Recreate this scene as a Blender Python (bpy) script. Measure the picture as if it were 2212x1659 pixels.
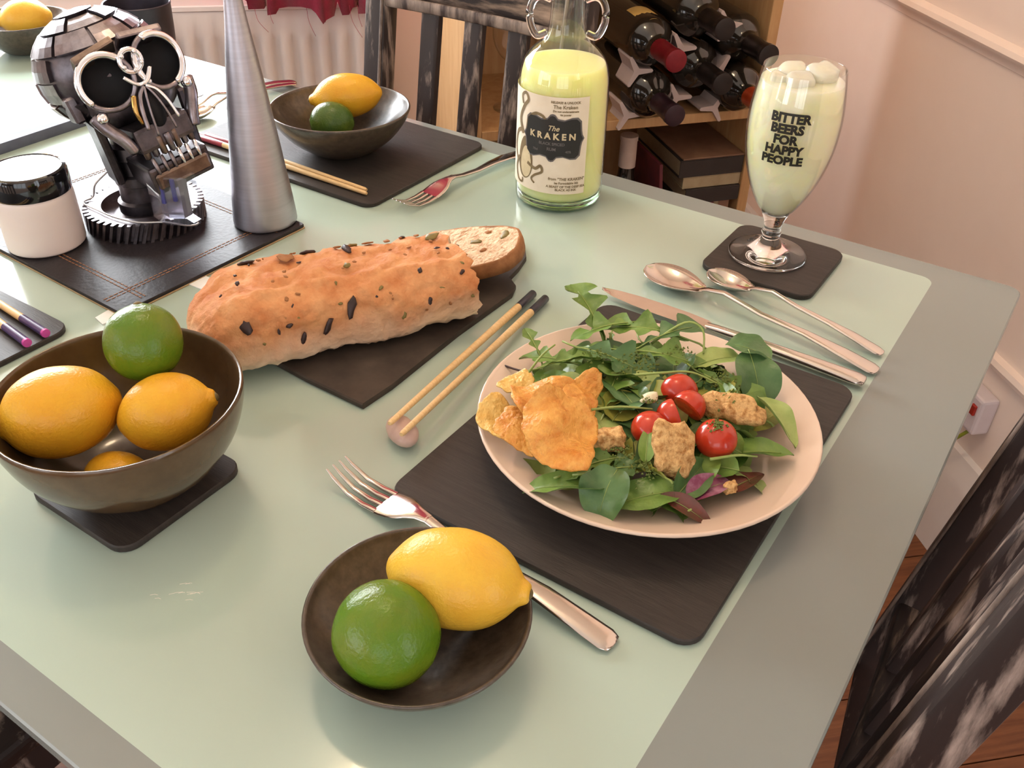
import bpy, bmesh, math, random
from mathutils import Vector, Matrix, Euler, noise

# ------------------------------------------------------------------ clear, camera, world, light
for _o in list(bpy.data.objects):
    bpy.data.objects.remove(_o, do_unlink=True)
SC = bpy.context.scene
COL = SC.collection
PI = math.pi
rad = math.radians
random.seed(7)

# table top is z = 0, the floor is z = -0.75; the table's edges run along X and Y
FLOOR_Z = -0.75
cam_d = bpy.data.cameras.new('camera'); cam = bpy.data.objects.new('camera', cam_d); COL.objects.link(cam)
cam_d.sensor_fit = 'HORIZONTAL'; cam_d.sensor_width = 36.0; cam_d.lens = 1998.0 / 2212.0 * 36.0
cam_d.clip_start = 0.02; cam_d.clip_end = 50
def camera_matrix(pitch, roll, yaw):
    c, s = math.cos, math.sin
    fwd = Vector((s(yaw) * c(pitch), c(yaw) * c(pitch), -s(pitch)))
    right = Vector((c(yaw), -s(yaw), 0)); down = fwd.cross(right)
    r2 = c(roll) * right + s(roll) * down; d2 = -s(roll) * right + c(roll) * down
    m = Matrix((r2, -d2, -fwd)).transposed()
    return m.to_4x4()
cam.matrix_world = Matrix.Translation((0, 0, 0.43)) @ camera_matrix(rad(36.2975), rad(-1.49205), rad(-32.963))
SC.camera = cam

SC.view_settings.view_transform = 'Standard'; SC.view_settings.look = 'None'
SC.view_settings.gamma = 1.0; SC.view_settings.use_curve_mapping = False
SC.view_settings.exposure = -0.08

W = bpy.data.worlds.new('world'); SC.world = W; W.use_nodes = True
W.node_tree.nodes['Background'].inputs[0].default_value = (0.80, 0.88, 1.0, 1); W.node_tree.nodes['Background'].inputs[1].default_value = 1.0

ROOM_ROT = rad(44)          # the room stands turned against the table
def room(a, b, z):
    return Vector((a * math.cos(ROOM_ROT) - b * math.sin(ROOM_ROT), a * math.sin(ROOM_ROT) + b * math.cos(ROOM_ROT), z))
A_R, A_L, B_B, B_F, CEIL = 0.963, -2.60, 2.00, -2.40, 1.70
# window openings: (a0, a1, z0, z1) in the back wall, (b0, b1, z0, z1) in the right wall
WIN_B = (-1.55, 0.05, 0.12, 1.45)
WIN_R = (-1.45, -0.55, -0.30, 1.10)
FILL_WIN_L = (-1.60, 0.60, -0.10, 1.35)     # (b0, b1, z0, z1) in the left wall; unseen opening added for fill light
FILL_WIN_F = (-1.90, 0.10, -0.10, 1.35)     # (a0, a1, z0, z1) in the front wall, behind the camera; added for fill light
def window_light(name, centre, direction, sx, sy, power, col):
    d = bpy.data.lights.new(name, 'AREA'); d.shape = 'RECTANGLE'; d.size = sx; d.size_y = sy; d.energy = power; d.color = col
    o = bpy.data.objects.new(name, d); COL.objects.link(o); o.location = centre
    o.rotation_euler = Vector(direction).to_track_quat('-Z', 'Y').to_euler()
    return o
window_light('daylight_back_window', room((WIN_B[0] + WIN_B[1]) / 2, B_B + 0.10, (WIN_B[2] + WIN_B[3]) / 2), room(0, -1, 0), WIN_B[1] - WIN_B[0], WIN_B[3] - WIN_B[2], 195, (0.93, 0.97, 1.0))
window_light('daylight_side_window', room(A_R + 0.10, (WIN_R[0] + WIN_R[1]) / 2, (WIN_R[2] + WIN_R[3]) / 2), room(-1, 0, 0), WIN_R[1] - WIN_R[0], WIN_R[3] - WIN_R[2], 13, (0.95, 0.98, 1.0))
window_light('fill_light_left', room(A_L - 0.10, (FILL_WIN_L[0] + FILL_WIN_L[1]) / 2, (FILL_WIN_L[2] + FILL_WIN_L[3]) / 2), room(1, 0, 0), FILL_WIN_L[1] - FILL_WIN_L[0], FILL_WIN_L[3] - FILL_WIN_L[2], 40, (0.96, 0.98, 1.0))  # added fill from an unseen window, brightens the right wall
window_light('fill_light_front', room((FILL_WIN_F[0] + FILL_WIN_F[1]) / 2, B_F - 0.10, (FILL_WIN_F[2] + FILL_WIN_F[3]) / 2), room(0, 1, 0), FILL_WIN_F[1] - FILL_WIN_F[0], FILL_WIN_F[3] - FILL_WIN_F[2], 18, (0.96, 0.98, 1.0))  # added fill from behind the camera, lifts radiator and camera-facing sides

# ------------------------------------------------------------------ materials
MATS = {}
def srgb(r, g, b):
    f = lambda c: (c / 12.92 if c <= 0.04045 else ((c + 0.055) / 1.055) ** 2.4)
    return (f(r / 255), f(g / 255), f(b / 255), 1)
def mat(name, col, rough=0.5, metal=0.0, spec=0.5, var=None, bump=None, coat=0.0, coat_rough=0.05, trans=0.0, ior=1.45, sss=0.0, emit=None, stretch=None, sheen=0.0, spec_tint=None):
    """var = (second colour, noise scale, low, high[, detail]); bump = (scale, strength)"""
    m = bpy.data.materials.new(name); m.use_nodes = True; nt = m.node_tree; N = nt.nodes; L = nt.links
    p = N['Principled BSDF']
    p.inputs['Base Color'].default_value = col; p.inputs['Roughness'].default_value = rough; p.inputs['Metallic'].default_value = metal
    p.inputs['Specular IOR Level'].default_value = spec; p.inputs['IOR'].default_value = ior
    p.inputs['Coat Weight'].default_value = coat; p.inputs['Coat Roughness'].default_value = coat_rough
    p.inputs['Transmission Weight'].default_value = trans
    if sheen: p.inputs['Sheen Weight'].default_value = sheen
    if sss:
        p.inputs['Subsurface Weight'].default_value = sss; p.inputs['Subsurface Radius'].default_value = (1.0, 0.8, 0.4); p.inputs['Subsurface Scale'].default_value = 0.004 if sss < .5 else 0.035
    if emit:
        p.inputs['Emission Color'].default_value = emit[0]; p.inputs['Emission Strength'].default_value = emit[1]
    vec = None
    if var or bump:
        tc = N.new('ShaderNodeTexCoord'); vec = tc.outputs['Object']
        if stretch:
            mp = N.new('ShaderNodeMapping'); mp.inputs['Scale'].default_value = stretch; L.new(vec, mp.inputs['Vector']); vec = mp.outputs['Vector']
    if var:
        n = N.new('ShaderNodeTexNoise'); n.inputs['Scale'].default_value = var[1]; n.inputs['Detail'].default_value = var[4] if len(var) > 4 else 4
        n.inputs['Roughness'].default_value = 0.62; L.new(vec, n.inputs['Vector'])
        r = N.new('ShaderNodeValToRGB'); r.color_ramp.elements[0].position = var[2]; r.color_ramp.elements[1].position = var[3]
        r.color_ramp.elements[0].color = col; r.color_ramp.elements[1].color = var[0]
        L.new(n.outputs['Fac'], r.inputs['Fac']); L.new(r.outputs['Color'], p.inputs['Base Color'])
    if bump:
        n2 = N.new('ShaderNodeTexNoise'); n2.inputs['Scale'].default_value = bump[0]; n2.inputs['Detail'].default_value = 3; L.new(vec, n2.inputs['Vector'])
        b = N.new('ShaderNodeBump'); b.inputs['Strength'].default_value = bump[1]; b.inputs['Distance'].default_value = bump[2] if len(bump) > 2 else 0.001
        L.new(n2.outputs['Fac'], b.inputs['Height']); L.new(b.outputs['Normal'], p.inputs['Normal'])
    MATS[name] = m
    return m
def thin_glass(name, tint, strength=1.0, rough=0.02):
    """a thin pane: clear, with mirror-like reflection rising towards grazing angles"""
    m = bpy.data.materials.new(name); m.use_nodes = True; nt = m.node_tree; N = nt.nodes; L = nt.links
    N.remove(N['Principled BSDF']); out = N['Material Output']
    t = N.new('ShaderNodeBsdfTransparent'); t.inputs[0].default_value = tint
    g = N.new('ShaderNodeBsdfGlossy'); g.inputs['Roughness'].default_value = rough
    lw = N.new('ShaderNodeLayerWeight'); lw.inputs['Blend'].default_value = 0.5
    pw_ = N.new('ShaderNodeMath'); pw_.operation = 'POWER'; pw_.inputs[1].default_value = 3.5; L.new(lw.outputs['Facing'], pw_.inputs[0])
    mu = N.new('ShaderNodeMath'); mu.operation = 'MULTIPLY_ADD'; mu.inputs[1].default_value = 0.55 * strength; mu.inputs[2].default_value = 0.04 * strength; mu.use_clamp = True; L.new(pw_.outputs[0], mu.inputs[0])
    mx = N.new('ShaderNodeMixShader'); L.new(mu.outputs[0], mx.inputs[0]); L.new(t.outputs[0], mx.inputs[1]); L.new(g.outputs[0], mx.inputs[2])
    L.new(mx.outputs[0], out.inputs[0]); MATS[name] = m
    return m

mat('wall_paint', srgb(247, 229, 216), 0.75, spec=0.25, var=(srgb(244, 225, 211), 6, 0.35, 0.7), bump=(160, 0.06))
mat('ceiling_paint', srgb(238, 232, 222), 0.8, var=(srgb(232, 226, 216), 5, 0.3, 0.7))
mat('white_gloss', srgb(232, 224, 218), 0.35, var=(srgb(226, 216, 209), 8, 0.3, 0.7))
mat('radiator_white', srgb(250, 246, 246), 0.4, var=(srgb(246, 240, 240), 10, 0.3, 0.7))
mat('socket_white', srgb(222, 212, 216), 0.3, var=(srgb(216, 205, 208), 20, 0.3, 0.7))
mat('switch_red', srgb(170, 50, 38), 0.4, var=(srgb(150, 40, 30), 90, 0.3, 0.7))
mat('cord_green', srgb(134, 140, 40), 0.5, var=(srgb(110, 120, 35), 90, 0.3, 0.7))
mat('floor_wood', srgb(132, 82, 50), 0.35, var=(srgb(104, 58, 34), 9, 0.35, 0.7), stretch=(1.2, 14, 1), bump=(60, 0.15))
mat('floor_gap', srgb(50, 30, 20), 0.8, var=(srgb(40, 24, 16), 20, 0.3, 0.7))
mat('frosted_panel', srgb(172, 190, 176), 0.16, spec=0.55, var=(srgb(168, 186, 172), 3, 0.3, 0.7), bump=(420, 0.02), coat=0.35, coat_rough=0.04)
mat('frosted_edge', srgb(170, 176, 170), 0.22, spec=0.5, trans=0.45, var=(srgb(166, 172, 168), 4, 0.3, 0.7), bump=(380, 0.04))
mat('glass_green_edge', srgb(150, 178, 160), 0.2, trans=0.5, var=(srgb(140, 170, 150), 8, 0.3, 0.7))
mat('table_leg', srgb(60, 60, 62), 0.3, metal=0.8, var=(srgb(48, 48, 50), 15, 0.3, 0.7))
mat('slate_mat', srgb(60, 54, 50), 0.5, spec=0.35, var=(srgb(48, 43, 40), 26, 0.35, 0.7), stretch=(1, 9, 1), bump=(120, 0.25))
mat('slate_natural', srgb(74, 64, 56), 0.62, spec=0.35, var=(srgb(54, 46, 41), 30, 0.35, 0.7), bump=(55, 0.55))
mat('slate_blue', srgb(104, 108, 120), 0.6, spec=0.3, var=(srgb(86, 90, 104), 30, 0.35, 0.7), bump=(55, 0.3))
mat('leather_dark', srgb(44, 39, 41), 0.46, spec=0.35, var=(srgb(36, 31, 33), 40, 0.35, 0.7), bump=(240, 0.3))
mat('leather_trim', srgb(186, 160, 122), 0.6, var=(srgb(160, 132, 96), 60, 0.3, 0.7))
mat('stitch', srgb(150, 104, 70), 0.7, var=(srgb(128, 86, 56), 200, 0.3, 0.7))
mat('porcelain', srgb(226, 202, 182), 0.12, spec=0.5, coat=0.4, var=(srgb(224, 199, 178), 9, 0.3, 0.7))
mat('brown_glaze', srgb(80, 60, 40), 0.2, coat=0.3, coat_rough=0.06, var=(srgb(94, 73, 50), 60, 0.35, 0.75), bump=(70, 0.08))
mat('rough_glaze', srgb(84, 72, 60), 0.32, coat=0.35, coat_rough=0.15, var=(srgb(58, 48, 40), 150, 0.35, 0.7), bump=(160, 0.25))
mat('lemon_peel', srgb(226, 174, 44), 0.33, spec=0.45, sss=0.1, var=(srgb(218, 152, 36), 26, 0.3, 0.75), bump=(520, 0.4))
mat('lemon_peel_pale', srgb(226, 184, 64), 0.33, spec=0.45, sss=0.1, var=(srgb(220, 162, 48), 24, 0.35, 0.75), bump=(520, 0.4))
mat('lime_peel', srgb(84, 118, 24), 0.26, spec=0.42, sss=0.06, var=(srgb(112, 118, 26), 22, 0.42, 0.75), bump=(480, 0.4))
mat('lime_peel_dark', srgb(60, 88, 28), 0.26, spec=0.42, sss=0.06, var=(srgb(92, 108, 32), 24, 0.42, 0.75), bump=(480, 0.4))
mat('fruit_button', srgb(120, 104, 60), 0.7, var=(srgb(84, 70, 40), 300, 0.3, 0.7))
mat('steel', srgb(205, 196, 188), 0.14, metal=1.0, var=(srgb(196, 186, 178), 40, 0.3, 0.7))
mat('bamboo', srgb(232, 200, 148), 0.45, var=(srgb(214, 176, 120), 60, 0.3, 0.7), stretch=(1, 8, 8))
mat('navy_lacquer', srgb(46, 44, 58), 0.3, var=(srgb(38, 36, 50), 60, 0.3, 0.7))
mat('red_lacquer', srgb(150, 50, 62), 0.3, var=(srgb(134, 42, 54), 60, 0.3, 0.7))
mat('purple_lacquer', srgb(78, 58, 104), 0.3, var=(srgb(66, 48, 90), 60, 0.3, 0.7))
mat('pink_lacquer', srgb(206, 76, 160), 0.35, var=(srgb(190, 64, 146), 60, 0.3, 0.7))
mat('pink_stone', srgb(206, 178, 164), 0.4, coat=0.2, var=(srgb(190, 158, 146), 70, 0.3, 0.7), sss=0.1)
mat('crust', srgb(216, 158, 108), 0.7, spec=0.25, var=(srgb(186, 110, 62), 40, 0.35, 0.72, 8), bump=(120, 0.9, 0.003))
mat('crumb', srgb(222, 194, 162), 0.85, spec=0.2, var=(srgb(178, 138, 104), 130, 0.45, 0.66, 8), bump=(240, 1.0, 0.003))
mat('olive', srgb(62, 42, 40), 0.4, var=(srgb(44, 30, 28), 120, 0.3, 0.7))
mat('olive_green', srgb(132, 116, 62), 0.5, var=(srgb(112, 96, 48), 120, 0.3, 0.7))
mat('crust_pit', srgb(170, 118, 74), 0.8, var=(srgb(140, 92, 54), 120, 0.3, 0.7))
mat('flour', srgb(226, 192, 160), 0.85, var=(srgb(206, 166, 130), 60, 0.3, 0.7))
mat('paper', srgb(238, 240, 236), 0.7, var=(srgb(230, 232, 228), 60, 0.3, 0.7))
mat('spinach', srgb(122, 152, 72), 0.34, spec=0.5, var=(srgb(90, 124, 56), 50, 0.35, 0.7), bump=(180, 0.5))
mat('spinach_pale', srgb(164, 178, 104), 0.4, spec=0.5, var=(srgb(138, 158, 84), 50, 0.35, 0.7), bump=(180, 0.5))
mat('spinach_dark', srgb(92, 124, 74), 0.33, spec=0.5, var=(srgb(68, 102, 58), 50, 0.35, 0.7), bump=(180, 0.5))
mat('rocket', srgb(116, 144, 66), 0.4, spec=0.5, var=(srgb(84, 116, 48), 60, 0.35, 0.7), bump=(200, 0.5))
mat('leaf_yellow', srgb(164, 162, 76), 0.4, spec=0.5, var=(srgb(132, 136, 58), 60, 0.35, 0.7), bump=(200, 0.5))
mat('leaf_stem', srgb(156, 172, 96), 0.45, var=(srgb(136, 154, 80), 90, 0.3, 0.7))
mat('radicchio', srgb(134, 66, 92), 0.4, var=(srgb(196, 150, 170), 60, 0.45, 0.75), bump=(180, 0.3))
mat('red_leaf', srgb(112, 58, 48), 0.42, var=(srgb(76, 66, 42), 60, 0.4, 0.7), bump=(180, 0.3))
mat('tomato', srgb(196, 62, 34), 0.22, spec=0.5, coat=0.3, sss=0.1, var=(srgb(180, 46, 26), 40, 0.3, 0.7))
mat('tomato_flesh', srgb(212, 84, 40), 0.35, coat=0.3, var=(srgb(196, 62, 30), 150, 0.3, 0.7), bump=(260, 0.6))
mat('crouton', srgb(220, 178, 120), 0.85, spec=0.2, var=(srgb(160, 110, 60), 230, 0.42, 0.66, 8), bump=(360, 1.0, 0.002))
mat('crisp', srgb(226, 166, 82), 0.42, spec=0.45, var=(srgb(206, 128, 48), 110, 0.4, 0.68, 8), bump=(260, 1.0, 0.002))
mat('crisp_pale', srgb(230, 192, 112), 0.42, spec=0.45, var=(srgb(218, 168, 78), 110, 0.4, 0.68, 8), bump=(260, 1.0, 0.002))
mat('pesto', srgb(126, 138, 64), 0.6, var=(srgb(94, 108, 46), 300, 0.3, 0.7))
mat('cheese', srgb(232, 222, 190), 0.5, var=(srgb(220, 208, 172), 90, 0.3, 0.7))
mat('twig', srgb(70, 40, 30), 0.6, var=(srgb(54, 30, 22), 90, 0.3, 0.7))
mat('lemonade', srgb(250, 244, 176), 0.3, spec=0.4, sss=0.9, var=(srgb(248, 238, 150), 16, 0.35, 0.7), coat=0.5)
mat('lemonade_glass', srgb(255, 254, 222), 0.25, spec=0.4, sss=0.9, var=(srgb(252, 247, 186), 18, 0.35, 0.7), coat=0.6)
mat('ice', srgb(240, 238, 226), 0.12, trans=0.35, ior=1.31, var=(srgb(232, 230, 214), 60, 0.3, 0.7))
mat('clear_glass', (0.97, 0.985, 0.98, 1), 0.0, trans=1.0, ior=1.48, var=((0.96, 0.98, 0.975, 1), 5, 0.3, 0.7))
mat('bottle_base_glass', srgb(190, 224, 190), 0.02, trans=1.0, ior=1.48, var=(srgb(180, 218, 182), 8, 0.3, 0.7))
thin_glass('bottle_glass', (0.95, 0.985, 0.95, 1), 1.6)
thin_glass('goblet_glass', (0.985, 0.985, 0.98, 1), 1.5)
thin_glass('perspex', (0.90, 0.90, 0.94, 1), 2.2, 0.05)
thin_glass('window_glass', (1, 1, 1, 1), 1.0)
mat('added_blind_cloth', srgb(236, 226, 206), 0.8, spec=0.2, trans=0.25, var=(srgb(230, 219, 198), 30, 0.3, 0.7), bump=(300, 0.2))
mat('ink_black', srgb(38, 34, 26), 0.5, var=(srgb(30, 27, 20), 90, 0.3, 0.7))
mat('label_paper', srgb(236, 222, 200), 0.6, var=(srgb(230, 214, 190), 60, 0.3, 0.7))
mat('label_black', srgb(46, 44, 42), 0.45, var=(srgb(38, 37, 36), 60, 0.3, 0.7))
mat('label_grey', srgb(112, 106, 104), 0.5, var=(srgb(100, 94, 92), 60, 0.3, 0.7))
mat('label_sepia', srgb(138, 118, 84), 0.6, var=(srgb(112, 94, 66), 120, 0.3, 0.7))
mat('label_cream', srgb(214, 196, 158), 0.6, var=(srgb(200, 180, 142), 120, 0.3, 0.7))
mat('gun_metal', srgb(158, 150, 154), 0.34, metal=1.0, var=(srgb(112, 104, 108), 60, 0.35, 0.7), bump=(120, 0.2))
mat('gun_metal_dark', srgb(108, 102, 106), 0.36, metal=0.95, var=(srgb(72, 67, 70), 60, 0.35, 0.7), bump=(120, 0.2))
mat('rust_metal', srgb(146, 128, 116), 0.36, metal=0.95, var=(srgb(104, 88, 80), 50, 0.35, 0.7), bump=(120, 0.3))
mat('chrome', srgb(240, 240, 242), 0.16, metal=1.0, var=(srgb(230, 230, 234), 40, 0.3, 0.7))
mat('brass', srgb(196, 160, 96), 0.2, metal=1.0, var=(srgb(176, 138, 76), 60, 0.3, 0.7))
mat('socket_black', srgb(20, 20, 23), 0.6, spec=0.3, var=(srgb(14, 14, 17), 60, 0.3, 0.7))
mat('wire_white', srgb(206, 202, 200), 0.3, metal=0.6, var=(srgb(192, 188, 186), 60, 0.3, 0.7))
mat('brushed_alu', srgb(190, 188, 196), 0.42, metal=1.0, var=(srgb(178, 176, 184), 12, 0.3, 0.7), stretch=(1, 1, 30), bump=(300, 0.05))
mat('jar_white', srgb(236, 222, 214), 0.42, sss=0.1, var=(srgb(232, 217, 208), 20, 0.3, 0.7))
mat('lid_black', srgb(18, 18, 20), 0.08, coat=0.6, var=(srgb(14, 14, 16), 20, 0.3, 0.7))
mat('cup_dark', srgb(70, 66, 74), 0.38, metal=0.6, var=(srgb(60, 56, 64), 40, 0.3, 0.7))
mat('chair_vertical', srgb(46, 36, 34), 0.5, spec=0.45, var=(srgb(180, 160, 148), 24, 0.53, 0.72, 8), stretch=(2.4, 2.4, 0.35), bump=(60, 0.4))
mat('chair_rail', srgb(42, 33, 31), 0.5, spec=0.45, var=(srgb(176, 150, 130), 20, 0.5, 0.72, 8), stretch=(0.35, 2.4, 2.2), bump=(60, 0.4))
mat('chair_worn', srgb(150, 132, 120), 0.55, var=(srgb(60, 46, 42), 26, 0.4, 0.62, 8), stretch=(2.0, 2.0, 0.4), bump=(60, 0.4))
mat('chair_seat', srgb(34, 25, 23), 0.45, var=(srgb(168, 150, 136), 18, 0.58, 0.74, 8), bump=(60, 0.4))
mat('pine', srgb(198, 158, 110), 0.5, var=(srgb(182, 138, 90), 14, 0.35, 0.7), stretch=(6, 6, 0.8), bump=(60, 0.1))
mat('wine_glass_dark', srgb(30, 30, 24), 0.12, coat=0.5, var=(srgb(40, 31, 25), 20, 0.3, 0.7))
mat('capsule_red', srgb(132, 28, 38), 0.3, metal=0.3, var=(srgb(110, 20, 30), 60, 0.3, 0.7))
mat('capsule_purple', srgb(58, 36, 44), 0.3, metal=0.3, var=(srgb(44, 28, 36), 60, 0.3, 0.7))
mat('capsule_orange', srgb(190, 80, 40), 0.3, metal=0.3, var=(srgb(168, 62, 30), 60, 0.3, 0.7))
mat('capsule_black', srgb(40, 32, 30), 0.3, metal=0.3, var=(srgb(30, 24, 22), 60, 0.3, 0.7))
mat('capsule_white', srgb(206, 186, 172), 0.4, var=(srgb(196, 174, 160), 60, 0.3, 0.7))
mat('wine_label', srgb(214, 178, 104), 0.6, var=(srgb(200, 162, 90), 60, 0.3, 0.7))
mat('rack_plastic', srgb(206, 188, 182), 0.4, var=(srgb(194, 176, 170), 30, 0.3, 0.7))
mat('curtain_red', srgb(188, 42, 84), 0.8, sheen=0.3, var=(srgb(160, 32, 70), 40, 0.35, 0.7), bump=(300, 0.4))
mat('book_dark', srgb(54, 46, 42), 0.5, var=(srgb(44, 37, 34), 30, 0.3, 0.7))
mat('book_tan', srgb(150, 116, 92), 0.5, var=(srgb(120, 86, 66), 14, 0.35, 0.7))
mat('book_pale', srgb(176, 160, 128), 0.6, var=(srgb(160, 142, 110), 40, 0.3, 0.7))
mat('book_red', srgb(120, 50, 54), 0.5, var=(srgb(90, 40, 50), 30, 0.3, 0.7))
mat('book_white', srgb(196, 182, 166), 0.6, var=(srgb(182, 166, 150), 40, 0.3, 0.7))
mat('bulb_warm', srgb(255, 214, 150), 0.3, emit=((1.0, 0.74, 0.47, 1), 42), var=(srgb(255, 210, 146), 5, 0.3, 0.7))
mat('lamp_shade', srgb(225, 215, 200), 0.6, var=(srgb(218, 208, 192), 20, 0.3, 0.7))

# ------------------------------------------------------------------ mesh helpers
def link_mesh(name, me, m, parent=None, smooth=True, loc=None, rot=None):
    if m: me.materials.append(MATS[m])
    if smooth:
        for p in me.polygons: p.use_smooth = True
    o = bpy.data.objects.new(name, me); COL.objects.link(o)
    if parent: o.parent = parent
    if loc is not None: o.location = loc
    if rot is not None: o.rotation_euler = rot
    return o
def obj(name, vf, m, parent=None, smooth=True, loc=None, rot=None, sharp=None):
    v, f = vf
    me = bpy.data.meshes.new(name); me.from_pydata([tuple(p) for p in v], [], f); me.validate(); me.update()
    bm = bmesh.new(); bm.from_mesh(me); bmesh.ops.recalc_face_normals(bm, faces=bm.faces); bm.to_mesh(me); bm.free()
    if smooth and sharp:
        me.set_sharp_from_angle(angle=rad(sharp))
        for p in me.polygons: p.use_smooth = True
    return link_mesh(name, me, m, parent, smooth, loc, rot)
def thing(name, label, cat, loc=(0, 0, 0), rotz=0.0, group=None):
    o = bpy.data.objects.new(name, None); COL.objects.link(o); o.empty_display_size = 0.02
    o.location = loc; o.rotation_euler = (0, 0, rotz); o['label'] = label; o['category'] = cat
    if group: o['group'] = group
    return o
def tag(o, label, cat, group=None):
    o['label'] = label; o['category'] = cat
    if group: o['group'] = group
    return o
def struct(o):
    o['kind'] = 'structure'; return o
def join(*vfs):
    V, F = [], []
    for v, f in vfs:
        k = len(V); V += list(v); F += [tuple(i + k for i in q) for q in f]
    return V, F
def xf(vf, mtx):
    return [mtx @ Vector(p) for p in vf[0]], vf[1]
def box(x0, x1, y0, y1, z0, z1):
    v = [(x0, y0, z0), (x1, y0, z0), (x1, y1, z0), (x0, y1, z0), (x0, y0, z1), (x1, y0, z1), (x1, y1, z1), (x0, y1, z1)]
    return v, [(0, 3, 2, 1), (4, 5, 6, 7), (0, 1, 5, 4), (1, 2, 6, 5), (2, 3, 7, 6), (3, 0, 4, 7)]
def bbox(x0, x1, y0, y1, z0, z1, b=0.002, seg=2):
    bm = bmesh.new(); v, f = box(x0, x1, y0, y1, z0, z1); bv = [bm.verts.new(p) for p in v]
    for q in f: bm.faces.new([bv[i] for i in q])
    bmesh.ops.bevel(bm, geom=bm.edges[:], offset=b, segments=seg, affect='EDGES', profile=0.6)
    bm.verts.index_update()
    r = [tuple(p.co) for p in bm.verts], [tuple(p.index for p in q.verts) for q in bm.faces]; bm.free()
    return r
def round_rect(hx, hy, r, n=6):
    pts = []
    for cx, cy, a0 in ((hx - r, hy - r, 0), (-hx + r, hy - r, 90), (-hx + r, -hy + r, 180), (hx - r, -hy + r, 270)):
        for i in range(n + 1):
            a = rad(a0 + 90 * i / n); pts.append((cx + r * math.cos(a), cy + r * math.sin(a)))
    return pts
def slab(outline, z0, z1, bev=0.0008):
    n = len(outline); c = Vector((sum(p[0] for p in outline) / n, sum(p[1] for p in outline) / n))
    def ring(k, z):
        return [((p[0] - c.x) * k + c.x, (p[1] - c.y) * k + c.y, z) for p in outline]
    R = max(math.hypot(p[0] - c.x, p[1] - c.y) for p in outline); k = 1 - bev / R
    V = ring(k, z0) + ring(1, z0 + bev) + ring(1, z1 - bev) + ring(k, z1); F = [tuple(range(n - 1, -1, -1)), tuple(range(3 * n, 4 * n))]
    for j in range(3):
        for i in range(n): F.append((j * n + i, j * n + (i + 1) % n, (j + 1) * n + (i + 1) % n, (j + 1) * n + i))
    return V, F
def lathe(prof, n=48, close=False):
    """prof = [(r, z)...]; revolves about Z; r = 0 ends are capped with a point"""
    V, F, rings = [], [], []
    for r, z in prof:
        if r < 1e-7: rings.append([len(V)]); V.append((0, 0, z))
        else:
            rings.append(list(range(len(V), len(V) + n)))
            V += [(r * math.cos(2 * PI * i / n), r * math.sin(2 * PI * i / n), z) for i in range(n)]
    pairs = list(zip(rings, rings[1:]))
    if close: pairs.append((rings[-1], rings[0]))
    for a, b in pairs:
        for i in range(n):
            j = (i + 1) % n
            if len(a) == 1 and len(b) == 1: continue
            if len(a) == 1: F.append((a[0], b[j], b[i]))
            elif len(b) == 1: F.append((a[i], a[j], b[0]))
            else: F.append((a[i], a[j], b[j], b[i]))
    return V, F
def smooth_prof(pts, n=4):
    """Catmull-Rom through the profile points"""
    out = []
    P = [pts[0]] + list(pts) + [pts[-1]]
    for i in range(1, len(P) - 2):
        p0, p1, p2, p3 = P[i - 1:i + 3]
        for k in range(n):
            t = k / n
            out.append(tuple(0.5 * (2 * b + (c - a) * t + (2 * a - 5 * b + 4 * c - d) * t * t + (3 * b - a - 3 * c + d) * t ** 3) for a, b, c, d in zip(p0, p1, p2, p3)))
    out.append(tuple(pts[-1]))
    return out
def sweep(path, w, h, n=10, power=2.0, up=(0, 0, 1), cap=True):
    """super-elliptic section swept along path; w, h = full width / height (number or list per point)"""
    P = [Vector(p) for p in path]; m = len(P)
    wl = w if isinstance(w, (list, tuple)) else [w] * m; hl = h if isinstance(h, (list, tuple)) else [h] * m
    V, F = [], []
    for i, p in enumerate(P):
        t = (P[min(i + 1, m - 1)] - P[max(i - 1, 0)]).normalized(); u = Vector(up)
        s = t.cross(u)
        if s.length < 1e-4: s = t.cross(Vector((0, 1, 0.01)))
        s.normalize(); u = s.cross(t).normalized()
        for k in range(n):
            a = 2 * PI * k / n; c, q = math.cos(a), math.sin(a)
            e = 2.0 / power
            V.append(p + s * (wl[i] / 2 * math.copysign(abs(c) ** e, c)) + u * (hl[i] / 2 * math.copysign(abs(q) ** e, q)))
    for i in range(m - 1):
        for k in range(n): F.append((i * n + k, i * n + (k + 1) % n, (i + 1) * n + (k + 1) % n, (i + 1) * n + k))
    if cap: F.append(tuple(range(n - 1, -1, -1))); F.append(tuple(range((m - 1) * n, m * n)))
    return V, F
def curve_pts(pts, n=6):
    return [Vector(p) for p in smooth_prof([tuple(p) for p in pts], n)]
def torus(R, r, n=40, k=10, a0=0, a1=2 * PI, plane='XY'):
    full = abs(a1 - a0 - 2 * PI) < 1e-6; V, F = [], []; m = n if full else n + 1
    for i in range(m):
        a = a0 + (a1 - a0) * i / n
        for j in range(k):
            b = 2 * PI * j / k; V.append(((R + r * math.cos(b)) * math.cos(a), (R + r * math.cos(b)) * math.sin(a), r * math.sin(b)))
    for i in range(n if full else n):
        i2 = (i + 1) % m
        for j in range(k): F.append((i * k + j, i2 * k + j, i2 * k + (j + 1) % k, i * k + (j + 1) % k))
    if not full: F.append(tuple(range(k))); F.append(tuple(range(n * k + k - 1, n * k - 1, -1)))
    if plane == 'XZ': V = [(x, z, y) for x, y, z in V]
    if plane == 'YZ': V = [(z, x, y) for x, y, z in V]
    return V, F
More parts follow.
